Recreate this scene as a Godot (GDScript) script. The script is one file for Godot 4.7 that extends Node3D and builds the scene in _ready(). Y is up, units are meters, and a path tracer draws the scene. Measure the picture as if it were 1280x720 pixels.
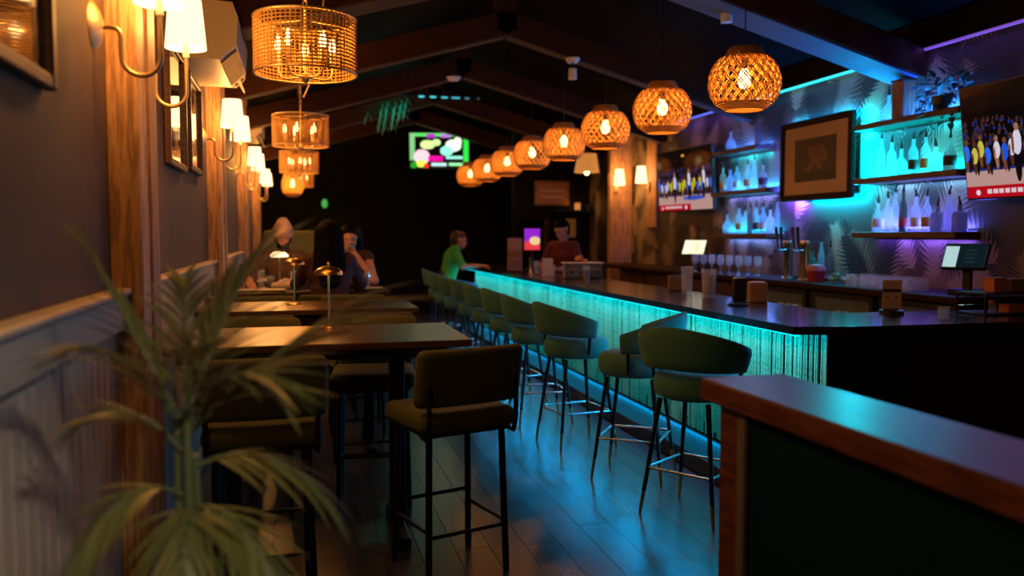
extends Node3D
# A long bar room at night: tables on the left wall, a bar with stools on the right. y up, metres, the room runs along -z.

var M := {}
var used := {}
var rng := RandomNumberGenerator.new()
const WARM := Color(1.0, 0.40, 0.08)
const AMBER := Color(1.0, 0.33, 0.045)
const CYAN := Color(0.0, 0.42, 1.0)

# ---------------------------------------------------------------- mesh builder
class MB:
	var v := PackedVector3Array()
	var n := PackedVector3Array()
	var uv := PackedVector2Array()
	func tri(a: Vector3, b: Vector3, c: Vector3, na: Vector3, nb: Vector3, nc: Vector3, ua := Vector2.ZERO, ub := Vector2.ZERO, uc := Vector2.ZERO) -> void:
		if (b - a).cross(c - a).dot(na + nb + nc) > 0.0:
			v.append_array([a, c, b]); n.append_array([na, nc, nb]); uv.append_array([ua, uc, ub])
		else:
			v.append_array([a, b, c]); n.append_array([na, nb, nc]); uv.append_array([ua, ub, uc])
	func quad(a: Vector3, b: Vector3, c: Vector3, d: Vector3, na: Vector3, nb: Vector3, nc: Vector3, nd: Vector3) -> void:
		tri(a, b, c, na, nb, nc); tri(a, c, d, na, nc, nd)
	func flat(a: Vector3, b: Vector3, c: Vector3, d: Vector3, nn: Vector3) -> void:
		var u := [Vector2(0, 1), Vector2(1, 1), Vector2(1, 0), Vector2(0, 0)]
		tri(a, b, c, nn, nn, nn, u[0], u[1], u[2]); tri(a, c, d, nn, nn, nn, u[0], u[2], u[3])
	# four corners already in front-facing order; call smooth() afterwards
	func raw(a: Vector3, b: Vector3, c: Vector3, d: Vector3) -> void:
		v.append_array([a, b, c, a, c, d])
		for i in 6:
			n.append(Vector3.UP); uv.append(Vector2.ZERO)
	# box with chamfered edges: c centre, s size
	func box(c: Vector3, s: Vector3, bev := 0.0, bs := Basis.IDENTITY) -> MB:
		var h := s * 0.5
		bev = minf(bev, minf(h.x, minf(h.y, h.z)) * 0.9)
		for ax in 3:
			var a2 := (ax + 1) % 3
			var a3 := (ax + 2) % 3
			for sg in [-1.0, 1.0]:
				var q = []
				for k in [[-1, -1], [1, -1], [1, 1], [-1, 1]]:
					var p := Vector3.ZERO
					p[ax] = h[ax] * sg
					p[a2] = (h[a2] - bev) * k[0]
					p[a3] = (h[a3] - bev) * k[1]
					q.append(c + bs * p)
				var nn := Vector3.ZERO
				nn[ax] = sg
				flat(q[0], q[1], q[2], q[3], bs * nn)
		if bev > 0.0:
			for ax in 3:
				var a2 := (ax + 1) % 3
				var a3 := (ax + 2) % 3
				for s2 in [-1.0, 1.0]:
					for s3 in [-1.0, 1.0]:
						var q = []
						for k in [[-1, 0], [1, 0], [1, 1], [-1, 1]]:
							var p := Vector3.ZERO
							p[ax] = (h[ax] - bev) * k[0]
							p[a2] = (h[a2] - (bev if k[1] == 1 else 0.0)) * s2
							p[a3] = (h[a3] - (bev if k[1] == 0 else 0.0)) * s3
							q.append(c + bs * p)
						var nn := Vector3.ZERO
						nn[a2] = s2; nn[a3] = s3
						flat(q[0], q[1], q[2], q[3], bs * nn.normalized())
			for sx in [-1.0, 1.0]:
				for sy in [-1.0, 1.0]:
					for sz in [-1.0, 1.0]:
						var sg := Vector3(sx, sy, sz)
						var a := c + bs * (Vector3(h.x, h.y - bev, h.z - bev) * sg)
						var b := c + bs * (Vector3(h.x - bev, h.y, h.z - bev) * sg)
						var d = c + bs * (Vector3(h.x - bev, h.y - bev, h.z) * sg)
						var nn := bs * sg.normalized()
						tri(a, b, d, nn, nn, nn)
		return self
	# soft cushion: box with rounded edges r; f bends the points
	func cushion(c: Vector3, s: Vector3, r: float, f = null, bs := Basis.IDENTITY, div := 3) -> MB:
		var h := s * 0.5
		var start := v.size()
		var axs := []
		for ax in 3:
			var l := []
			for t in [0.0, 0.3, 0.65, 1.0]:
				l.append(-h[ax] + r * t)
			for k in range(1, div):
				l.append(lerpf(-h[ax] + r, h[ax] - r, float(k) / div))
			for t in [1.0, 0.65, 0.3, 0.0]:
				l.append(h[ax] - r * t)
			axs.append(l)
		for ax in 3:
			var a2 := (ax + 1) % 3
			var a3 := (ax + 2) % 3
			for sg in [-1.0, 1.0]:
				for i in axs[a2].size() - 1:
					for j in axs[a3].size() - 1:
						var q = []
						var w := []
						for k in [[0, 0], [1, 0], [1, 1], [0, 1]]:
							var p := Vector3.ZERO
							p[ax] = h[ax] * sg
							p[a2] = axs[a2][i + k[0]]
							p[a3] = axs[a3][j + k[1]]
							var inner := p.clamp(-(h - Vector3.ONE * r), h - Vector3.ONE * r)
							var d = (p - inner).normalized()
							w.append(bs * d)
							var pp = inner + d * r
							if f != null:
								pp = f.call(pp)
							q.append(c + bs * pp)
						quad(q[0], q[1], q[2], q[3], w[0], w[1], w[2], w[3])
		if f != null:
			smooth(start)
		return self
	# averages the normals of coincident corners after a bend
	func smooth(start := 0) -> MB:
		var acc := {}
		for i in range(start, v.size(), 3):
			var g := -(v[i + 1] - v[i]).cross(v[i + 2] - v[i])
			for k in 3:
				var key := Vector3i((v[i + k] * 20000.0).round())
				acc[key] = acc.get(key, Vector3.ZERO) + g
		for i in range(start, v.size()):
			var m: Vector3 = acc[Vector3i((v[i] * 20000.0).round())]
			if m.length() > 0.0:
				n[i] = m.normalized()
		return self
	func tube(pts: Array, r, sides := 8, caps := true) -> MB:
		var rings := []
		var nrm := []
		var side := Vector3.ZERO
		for i in pts.size():
			var a: Vector3 = pts[maxi(i - 1, 0)]
			var b: Vector3 = pts[mini(i + 1, pts.size() - 1)]
			var t := (b - a).normalized()
			if side == Vector3.ZERO:
				side = t.cross(Vector3.UP if absf(t.y) < 0.9 else Vector3.RIGHT).normalized()
			side = (side - t * side.dot(t)).normalized()
			var up := side.cross(t)
			var rr: float = r[i] if r is Array else r
			var ring := []
			var nr := []
			for k in sides:
				var an := TAU * k / sides
				var d = side * cos(an) + up * sin(an)
				ring.append(pts[i] + d * rr)
				nr.append(d)
			rings.append(ring); nrm.append(nr)
		for i in pts.size() - 1:
			for k in sides:
				var k2 := (k + 1) % sides
				quad(rings[i][k], rings[i][k2], rings[i + 1][k2], rings[i + 1][k], nrm[i][k], nrm[i][k2], nrm[i + 1][k2], nrm[i + 1][k])
		if caps:
			for e in [0, pts.size() - 1]:
				var o: Vector3 = pts[1] - pts[0] if e == 0 else pts[e - 1] - pts[e]
				var nn := -o.normalized()
				for k in range(1, sides - 1):
					tri(rings[e][0], rings[e][k], rings[e][k + 1], nn, nn, nn)
		return self
	# profile: array of Vector2(radius, height), turned about y
	func lathe(prof: Array, sides := 20, o := Vector3.ZERO, bs := Basis.IDENTITY, closed := false) -> MB:
		var cnt := prof.size()
		var sn := []
		for i in cnt - 1:
			var d: Vector2 = prof[i + 1] - prof[i]
			sn.append(Vector2(d.y, -d.x).normalized())
		for i in cnt - 1:
			var n0: Vector2 = sn[i]
			var n1: Vector2 = sn[i]
			if i > 0 and sn[i - 1].dot(sn[i]) > 0.6: n0 = (sn[i - 1] + sn[i]).normalized()
			if i < cnt - 2 and sn[i + 1].dot(sn[i]) > 0.6: n1 = (sn[i + 1] + sn[i]).normalized()
			for k in sides:
				var a := TAU * k / sides
				var b := TAU * (k + 1) / sides
				var da := Vector3(cos(a), 0, sin(a))
				var db := Vector3(cos(b), 0, sin(b))
				var p0 = o + bs * (da * prof[i].x + Vector3.UP * prof[i].y)
				var p1 = o + bs * (db * prof[i].x + Vector3.UP * prof[i].y)
				var p2 = o + bs * (db * prof[i + 1].x + Vector3.UP * prof[i + 1].y)
				var p3 = o + bs * (da * prof[i + 1].x + Vector3.UP * prof[i + 1].y)
				var w0 = bs * (da * n0.x + Vector3.UP * n0.y)
				var w1 = bs * (db * n0.x + Vector3.UP * n0.y)
				var w2 := bs * (db * n1.x + Vector3.UP * n1.y)
				var w3 := bs * (da * n1.x + Vector3.UP * n1.y)
				if prof[i].x < 1e-5: tri(p0, p2, p3, w0, w2, w3)
				elif prof[i + 1].x < 1e-5: tri(p0, p1, p2, w0, w1, w2)
				else: quad(p0, p1, p2, p3, w0, w1, w2, w3)
		return self
	func ball(c: Vector3, r: Vector3, sides := 14, rows := 8) -> MB:
		for i in rows:
			for k in sides:
				var q = []
				var w := []
				for e in [[0, 0], [0, 1], [1, 1], [1, 0]]:
					var th: float = PI * (i + e[0]) / rows
					var ph: float = TAU * (k + e[1]) / sides
					var d = Vector3(sin(th) * cos(ph), cos(th), sin(th) * sin(ph))
					q.append(c + d * r)
					w.append((d / r).normalized())
				if i == 0: tri(q[0], q[2], q[3], w[0], w[2], w[3])
				elif i == rows - 1: tri(q[0], q[1], q[2], w[0], w[1], w[2])
				else: quad(q[0], q[1], q[2], q[3], w[0], w[1], w[2], w[3])
		return self
	# polygon in the plane (ex, ey), pushed along ez by depth
	func prism(poly: PackedVector2Array, depth: float, o: Vector3, bs := Basis.IDENTITY) -> MB:
		if depth < 0.0:
			o += bs * Vector3(0, 0, depth)
			depth = -depth
		var ids := Geometry2D.triangulate_polygon(poly)
		var f := func(p: Vector2, z: float) -> Vector3: return o + bs * Vector3(p.x, p.y, z)
		for i in range(0, ids.size(), 3):
			for z in [0.0, depth]:
				var nn := bs * Vector3(0, 0, -1 if z == 0.0 else 1)
				tri(f.call(poly[ids[i]], z), f.call(poly[ids[i + 1]], z), f.call(poly[ids[i + 2]], z), nn, nn, nn)
		var cw := Geometry2D.is_polygon_clockwise(poly)
		for i in poly.size():
			var a := poly[i]
			var b := poly[(i + 1) % poly.size()]
			var e := (b - a).normalized()
			var nn2 := Vector2(e.y, -e.x) * (-1.0 if cw else 1.0)
			var w := bs * Vector3(nn2.x, nn2.y, 0)
			flat(f.call(a, 0.0), f.call(b, 0.0), f.call(b, depth), f.call(a, depth), w)
		return self
	# smooth union of tapered capsules [a, b, ra, rb, squash], meshed by surface nets
	func blob(bones: Array, cell: float, k := 0.03, infl := 0.0) -> MB:
		var lo := Vector3.ONE * 1e9
		var hi := -lo
		for b in bones:
			var rr: float = maxf(b[2], b[3]) + infl
			for e in 2:
				lo = lo.min(b[e] - Vector3.ONE * rr); hi = hi.max(b[e] + Vector3.ONE * rr)
		lo -= Vector3.ONE * cell * 3.0
		hi += Vector3.ONE * cell * 3.0
		var d: Vector3i = Vector3i(((hi - lo) / cell).ceil()) + Vector3i.ONE
		var sx := 1
		var sy := d.x
		var sz := d.x * d.y
		var fld := PackedFloat32Array()
		fld.resize(sz * d.z)
		fld.fill(1.0)
		for b in bones:
			var a: Vector3 = b[0]
			var ab: Vector3 = b[1] - a
			var l2 := maxf(ab.length_squared(), 1e-9)
			var ra: float = b[2] + infl
			var rb: float = b[3] + infl
			var sq: Vector3 = b[4] if b.size() > 4 else Vector3.ONE
			var m := maxf(ra, rb) + k + cell * 2.0
			var i0 := Vector3i(((a.min(b[1]) - Vector3.ONE * m - lo) / cell).floor()).clamp(Vector3i.ZERO, d - Vector3i.ONE)
			var i1 := Vector3i(((a.max(b[1]) + Vector3.ONE * m - lo) / cell).ceil()).clamp(Vector3i.ZERO, d - Vector3i.ONE)
			for z in range(i0.z, i1.z + 1):
				for y in range(i0.y, i1.y + 1):
					var at := i0.x + y * sy + z * sz
					for x in range(i0.x, i1.x + 1):
						var p := lo + Vector3(x, y, z) * cell - a
						var t := clampf(p.dot(ab) / l2, 0.0, 1.0)
						var dist: float = ((p - ab * t) * sq).length() - lerpf(ra, rb, t)
						var f := fld[at]
						var hh := maxf(k - absf(f - dist), 0.0)
						fld[at] = minf(f, dist) - hh * hh * 0.25 / k
						at += 1
		var ids := PackedInt32Array()
		ids.resize(fld.size())
		ids.fill(-1)
		var vs := PackedVector3Array()
		var ns := PackedVector3Array()
		var co := [0, sx, sy, sx + sy, sz, sx + sz, sy + sz, sx + sy + sz]
		var ed := [[0, 1], [2, 3], [4, 5], [6, 7], [0, 2], [1, 3], [4, 6], [5, 7], [0, 4], [1, 5], [2, 6], [3, 7]]
		for z in d.z - 1:
			for y in d.y - 1:
				var at := y * sy + z * sz
				for x in d.x - 1:
					var f0 := fld[at]
					if f0 < 0.4:
						var neg := 0
						for e in 8:
							if fld[at + co[e]] < 0.0: neg += 1
						if neg > 0 and neg < 8:
							var s := Vector3.ZERO
							var cnt := 0
							for e in ed:
								var fa := fld[at + co[e[0]]]
								var fb := fld[at + co[e[1]]]
								if (fa < 0.0) != (fb < 0.0):
									var t := fa / (fa - fb)
									var pa := Vector3(e[0] & 1, (e[0] >> 1) & 1, e[0] >> 2)
									var pb := Vector3(e[1] & 1, (e[1] >> 1) & 1, e[1] >> 2)
									s += pa.lerp(pb, t)
									cnt += 1
							var g := Vector3.ZERO
							for e in 8:
								g += Vector3(1 if e & 1 else -1, 1 if e & 2 else -1, 1 if e & 4 else -1) * fld[at + co[e]]
							ids[at] = vs.size()
							vs.append(lo + (Vector3(x, y, z) + s / cnt) * cell)
							ns.append(g.normalized())
					at += 1
		var st := [sx, sy, sz]
		for z in range(1, d.z - 1):
			for y in range(1, d.y - 1):
				for x in range(1, d.x - 1):
					var at := x + y * sy + z * sz
					if ids[at] < 0: continue
					for ax in 3:
						if (fld[at] < 0.0) == (fld[at + st[ax]] < 0.0): continue
						var u: int = st[(ax + 1) % 3]
						var w: int = st[(ax + 2) % 3]
						var q = [ids[at], ids[at - u], ids[at - u - w], ids[at - w]]
						if q.min() < 0: continue
						quad(vs[q[0]], vs[q[1]], vs[q[2]], vs[q[3]], ns[q[0]], ns[q[1]], ns[q[2]], ns[q[3]])
		return self
	func mesh() -> ArrayMesh:
		var arr := []
		arr.resize(Mesh.ARRAY_MAX)
		arr[Mesh.ARRAY_VERTEX] = v
		arr[Mesh.ARRAY_NORMAL] = n
		arr[Mesh.ARRAY_TEX_UV] = uv
		var m := ArrayMesh.new()
		m.add_surface_from_arrays(Mesh.PRIMITIVE_TRIANGLES, arr)
		return m

# ---------------------------------------------------------------- naming helpers
func numbered(s: String) -> String:
	var k: int = used.get(s, -1) + 1
	used[s] = k
	return s if k == 0 else "%s_%03d" % [s, k]

func thing(called: String, label: String, cat: String, at := Vector3.ZERO, turn := 0.0, group := "") -> Node3D:
	var o := Node3D.new()
	o.name = numbered(called)
	add_child(o, true)
	o.position = at
	o.rotation.y = turn
	return tag(o, label, cat, group)

func tag(o: Node3D, label: String, cat: String, group := "", kind := "") -> Node3D:
	o.set_meta("label", label)
	o.set_meta("category", cat)
	if group: o.set_meta("group", group)
	if kind: o.set_meta("kind", kind)
	return o

func obj(called: String, b, m: Material, parent: Node3D = null, at := Vector3.ZERO, kind := "") -> MeshInstance3D:
	var o := MeshInstance3D.new()
	o.mesh = b.mesh() if b is MB else b
	o.material_override = m
	o.position = at
	if parent == null:
		o.name = numbered(called)
		add_child(o, true)
	else:
		o.name = called
		parent.add_child(o, true)
		var k := 0
		var nm := called
		for c in parent.get_children():
			if c != o and c.get_meta("kind_name", "") == called: k += 1
		if k: nm = "%s_%03d" % [called, k]
		o.name = nm
		o.set_meta("kind_name", called)
	if kind: o.set_meta("kind", kind)
	return o

func copy(src: Node3D, called: String, label: String, at: Vector3, turn := 0.0) -> Node3D:
	var r: Node3D = src.duplicate()
	r.name = numbered(called)
	add_child(r, true)
	r.position = at
	r.rotation.y = turn
	r.set_meta("label", label)
	return r

func struct(called: String, b, m: Material, label: String, cat: String, at := Vector3.ZERO) -> MeshInstance3D:
	var o := obj(called, b, m, null, at)
	tag(o, label, cat, "", "structure")
	return o

# ---------------------------------------------------------------- materials
func lin(r: float, g: float, b: float) -> Color:
	return Color(r, g, b).linear_to_srgb()

func mk(c: Color, rough := 0.6, metal := 0.0) -> StandardMaterial3D:
	var m := StandardMaterial3D.new()
	m.albedo_color = c.linear_to_srgb()
	m.roughness = rough
	m.metallic = metal
	return m

func glow(c: Color, e: float) -> StandardMaterial3D:
	var m := mk(Color(0.3, 0.3, 0.3), 0.5)
	m.emission_enabled = true
	m.emission = c.linear_to_srgb()
	m.emission_energy_multiplier = e
	return m

func noise_tex(sd: int, freq: float, ramp: Array, oct := 4, normal := false, size := 512) -> NoiseTexture2D:
	var f := FastNoiseLite.new()
	f.seed = sd
	f.frequency = freq
	f.fractal_octaves = oct
	f.noise_type = FastNoiseLite.TYPE_SIMPLEX_SMOOTH
	var t := NoiseTexture2D.new()
	t.width = size; t.height = size
	t.seamless = true
	t.noise = f
	if normal:
		t.as_normal_map = true
		t.bump_strength = 3.0
	if ramp.size():
		var g := Gradient.new()
		g.offsets = PackedFloat32Array(range(ramp.size()).map(func(i): return float(i) / (ramp.size() - 1)))
		g.colors = PackedColorArray(ramp.map(func(c): return c.linear_to_srgb()))
		t.color_ramp = g
	return t

func wood(tex: Texture2D, scale: Vector3, rough := 0.5, tint := Color.WHITE, world := true) -> StandardMaterial3D:
	var m := mk(tint, rough)
	m.albedo_texture = tex
	m.uv1_triplanar = true
	m.uv1_world_triplanar = world
	m.uv1_scale = scale
	return m

func glass(c: Color, a: float, rough := 0.05) -> StandardMaterial3D:
	var m := mk(c, rough)
	m.albedo_color.a = a
	m.transparency = BaseMaterial3D.TRANSPARENCY_ALPHA
	return m

func backlit(c: Color, rough := 0.6, amt := 1.0) -> StandardMaterial3D:
	var m := mk(c, rough)
	m.backlight_enabled = true
	m.backlight = Color(amt, amt, amt)
	return m

# ---------------------------------------------------------------- lights
func omni(called: String, at: Vector3, c: Color, e: float, size := 0.04, parent: Node3D = null) -> void:
	var l := OmniLight3D.new()
	l.name = called
	l.light_color = c.linear_to_srgb()
	l.light_energy = e
	l.light_size = size
	l.omni_range = 30.0
	l.omni_attenuation = 2.0
	l.shadow_enabled = true
	l.position = at
	(parent if parent else self).add_child(l, true)

func area(called: String, at: Vector3, dir: Vector3, size: Vector2, c: Color, e: float) -> void:
	var l := AreaLight3D.new()
	l.name = called
	l.light_color = c.linear_to_srgb()
	l.light_energy = e
	l.area_size = size
	l.set("area_range", 30.0)
	l.shadow_enabled = true
	add_child(l, true)
	l.transform = Transform3D(Basis.looking_at(dir, Vector3(1, 0, 0) if absf(dir.normalized().y) > 0.5 else Vector3.UP), at)

func _ready() -> void:
	rng.seed = 7
	# ---- camera
	var cam := Camera3D.new()
	cam.name = "camera"
	cam.keep_aspect = Camera3D.KEEP_HEIGHT
	cam.fov = 37.52
	var ca := CameraAttributesPhysical.new()
	ca.frustum_focal_length = 35.33
	ca.exposure_aperture = 1.5
	ca.frustum_focus_distance = 4.7
	cam.attributes = ca
	add_child(cam)
	var ps := deg_to_rad(14.26)
	var th := deg_to_rad(3.617)
	cam.position = Vector3(0, 1.6, 0)
	cam.basis = Basis.looking_at(Vector3(sin(ps) * cos(th), -sin(th), -cos(ps) * cos(th)), Vector3.UP)
	# ---- surroundings: night, no daylight enters
	var we := WorldEnvironment.new()
	we.name = "surroundings"
	var env := Environment.new()
	env.background_mode = Environment.BG_COLOR
	env.background_color = Color(0.004, 0.004, 0.006)
	env.tonemap_mode = Environment.TONE_MAPPER_LINEAR
	env.tonemap_exposure = 1.0
	env.sdfgi_enabled = true
	env.ssao_enabled = true
	env.ssil_enabled = true
	we.environment = env
	add_child(we)
	materials()
	big_lights()
	shell()
	left_wall_things()
	tables()
	bar()
	right_wall_things()
	far_end()
	hanging()
	half_wall()
	people()
	bar_items()
	palm()

func big_lights() -> void:
	# LED tape under the overhang of the bar, above the bar step and along the top of the right wall
	area("bar_led_light_down", Vector3(2.715, 1.022, -9.1), Vector3(-0.12, -1, 0), Vector2(9.8, 0.02), CYAN, 3.6)
	area("bar_led_light_front", Vector3(2.735, 1.020, -9.1), Vector3(1, -0.75, 0), Vector2(9.8, 0.02), CYAN, 3.2)
	area("bar_led_light_out", Vector3(2.70, 1.022, -9.1), Vector3(-1, -1.0, 0), Vector2(9.8, 0.02), CYAN, 3.6)
	area("step_led_light", Vector3(2.885, 0.14, -9.1), Vector3(-1, 0.25, 0), Vector2(9.7, 0.02), CYAN, 0.6)
	area("cornice_led_light_cyan", Vector3(4.93, 3.10, -7.7), Vector3(-0.5, -1, 0), Vector2(2.9, 0.03), Color(0.0, 0.40, 1.0), 0.55)
	area("cornice_led_light_violet", Vector3(4.93, 3.10, -5.3), Vector3(-0.5, -1, 0), Vector2(1.9, 0.03), Color(0.16, 0.06, 0.9), 0.3)
	area("cornice_led_light_blue", Vector3(4.93, 3.10, -9.9), Vector3(-0.5, -1, 0), Vector2(1.4, 0.03), Color(0.08, 0.06, 0.9), 0.35)
	# added neutral fill spotlight, out of view, aimed at the plant and the wainscot
	var l := SpotLight3D.new()
	l.name = "added_fill_light"
	l.light_color = lin(1.0, 0.86, 0.68)
	l.light_energy = 2.0
	l.light_size = 0.06
	l.spot_range = 30.0
	l.spot_angle = 24.0
	l.spot_angle_attenuation = 0.9
	l.shadow_enabled = true
	add_child(l, true)
	l.look_at_from_position(Vector3(0.55, 2.4, -0.15), Vector3(-0.68, 0.62, -2.0), Vector3.UP)

func materials() -> void:
	var g1 := noise_tex(1, 0.012, [Color(0.42, 0.22, 0.10), Color(0.62, 0.36, 0.18), Color(0.30, 0.15, 0.07), Color(0.55, 0.31, 0.15)])
	var g2 := noise_tex(2, 0.014, [Color(0.050, 0.020, 0.010), Color(0.10, 0.045, 0.022), Color(0.035, 0.015, 0.008)])
	var g3 := noise_tex(3, 0.012, [Color(0.046, 0.040, 0.042), Color(0.062, 0.054, 0.057), Color(0.041, 0.035, 0.037), Color(0.055, 0.048, 0.050)])
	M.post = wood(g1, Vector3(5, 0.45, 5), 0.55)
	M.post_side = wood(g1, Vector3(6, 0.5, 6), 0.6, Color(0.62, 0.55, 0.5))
	M.redwood = wood(g2, Vector3(0.6, 6, 6), 0.35, Color(1.0, 1.0, 1.0), false)
	M.table = wood(g2, Vector3(0.6, 5, 5), 0.28, Color(1, 1, 1), false)
	M.beam = wood(g2, Vector3(0.8, 3, 3), 0.6, Color(0.55, 0.5, 0.5))
	M.shelf = wood(g1, Vector3(5, 5, 0.6), 0.5, Color(0.17, 0.10, 0.07))
	for i in 4:
		M["plank%d" % i] = wood(g3, Vector3(7, 7, 0.5), 0.30, [Color(0.95, 0.93, 0.92), Color(0.88, 0.86, 0.86), Color(1, 0.98, 0.97), Color(0.82, 0.80, 0.80)][i])
		M["plank%d" % i].roughness = 0.27
		M["plank%d" % i].uv1_offset = Vector3(0.31 * i, 0.17 * i, 0.43 * i)
	M.cap = wood(g1, Vector3(5, 5, 0.5), 0.34, Color(0.30, 0.17, 0.14))
	M.frame = mk(Color(0.022, 0.010, 0.007), 0.6)
	M.frame.metallic_specular = 0.25
	M.slab = mk(Color(0.05, 0.05, 0.05), 0.7)
	M.wall = mk(Color(0.105, 0.060, 0.034), 0.75)
	M.wall.albedo_texture = noise_tex(5, 0.02, [Color(0.85, 0.85, 0.85), Color.WHITE])
	M.wall.uv1_triplanar = true
	M.wall.uv1_world_triplanar = true
	M.board = mk(Color(0.52, 0.43, 0.34), 0.55)
	M.rail = mk(Color(0.46, 0.36, 0.25), 0.5)
	M.dark = mk(Color(0.008, 0.0075, 0.0075), 0.75)
	M.ceiling = mk(Color(0.005, 0.0042, 0.005), 0.75)
	M.ceiling.metallic_specular = 0.12
	M.beam.metallic_specular = 0.15
	M.dark.metallic_specular = 0.2
	M.underside_lit = mk(Color(0.085, 0.06, 0.048), 0.75)  # lighter tone stands in for light on the beam undersides
	M.underside_lit.metallic_specular = 0.2
	M.underside_blue_lit = mk(Color(0.06, 0.12, 0.30), 0.7)  # blue LED glow put into the colour of this underside
	M.black = mk(Color(0.012, 0.012, 0.013), 0.4)
	M.black_metal = mk(Color(0.02, 0.02, 0.02), 0.38, 0.6)
	M.brass = mk(Color(0.80, 0.52, 0.20), 0.28, 1.0)
	M.aged_brass = mk(Color(0.62, 0.45, 0.24), 0.4, 0.85)
	M.steel = mk(Color(0.62, 0.60, 0.58), 0.25, 1.0)
	M.cream = mk(Color(0.62, 0.53, 0.42), 0.45)
	M.white = mk(Color(0.75, 0.73, 0.70), 0.5)
	M.green_velvet = mk(Color(0.062, 0.064, 0.007), 0.8)
	M.green_velvet.rim_enabled = true
	M.green_velvet.rim = 0.6
	M.green_velvet.rim_tint = 0.7
	M.teal_velvet = mk(Color(0.05, 0.185, 0.15), 0.85)
	M.teal_velvet.rim_enabled = true
	M.teal_velvet.rim = 0.5
	M.teal_velvet.rim_tint = 0.6
	M.counter = mk(Color(0.018, 0.014, 0.013), 0.16)
	M.counter.albedo_texture = noise_tex(9, 0.05, [Color(0.7, 0.7, 0.7), Color.WHITE, Color(0.8, 0.8, 0.8)])
	M.counter.uv1_triplanar = true
	M.reed = wood(noise_tex(11, 0.05, [Color(0.32, 0.56, 0.22), Color(0.50, 0.82, 0.36), Color(0.18, 0.32, 0.13), Color(0.46, 0.78, 0.33)]), Vector3(9, 1.2, 9), 0.6)
	M.panel_teal = mk(Color(0.0012, 0.026, 0.034), 0.6)
	M.panel_teal.metallic_specular = 0.2
	M.strip = mk(Color(0.16, 0.13, 0.12), 0.5)
	M.wicker = backlit(Color(0.78, 0.48, 0.15), 0.7, 0.45)
	M.wicker_dense = backlit(Color(0.30, 0.15, 0.05), 0.8, 0.2)
	M.rattan = backlit(Color(0.34, 0.19, 0.055), 0.75, 0.15)
	M.shade = glow(Color(1.0, 0.66, 0.32), 2.4)
	M.bulb = glow(Color(1.0, 0.62, 0.24), 7.0)
	M.lamp_shade = glow(Color(1.0, 0.36, 0.07), 0.55)
	M.lamp_shade.albedo_color = lin(0.05, 0.025, 0.008)
	M.led_cyan = glow(Color(0.0, 0.85, 0.95), 1.3)
	M.led_blue = glow(Color(0.05, 0.16, 1.0), 1.0)
	M.led_violet = glow(Color(0.22, 0.07, 0.75), 0.7)
	M.mirror_glass = mk(Color(0.03, 0.03, 0.03), 0.05)
	M.clear = glass(Color(0.9, 0.95, 0.95), 0.10)
	M.bottle_clear = glass(Color(0.50, 0.70, 0.80), 0.19, 0.3)
	M.bottle_clear.backlight_enabled = true
	M.bottle_clear.backlight = Color(1, 1, 1)
	M.tumbler = glass(Color(0.85, 0.9, 0.92), 0.16, 0.06)
	M.paper = mk(Color(0.62, 0.52, 0.40), 0.7)
	M.skin = mk(Color(0.52, 0.25, 0.15), 0.5)
	M.skin.subsurf_scatter_enabled = true
	M.skin.subsurf_scatter_strength = 0.15
	M.hair = mk(Color(0.003, 0.0022, 0.002), 0.65)
	M.hair.metallic_specular = 0.2

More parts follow.
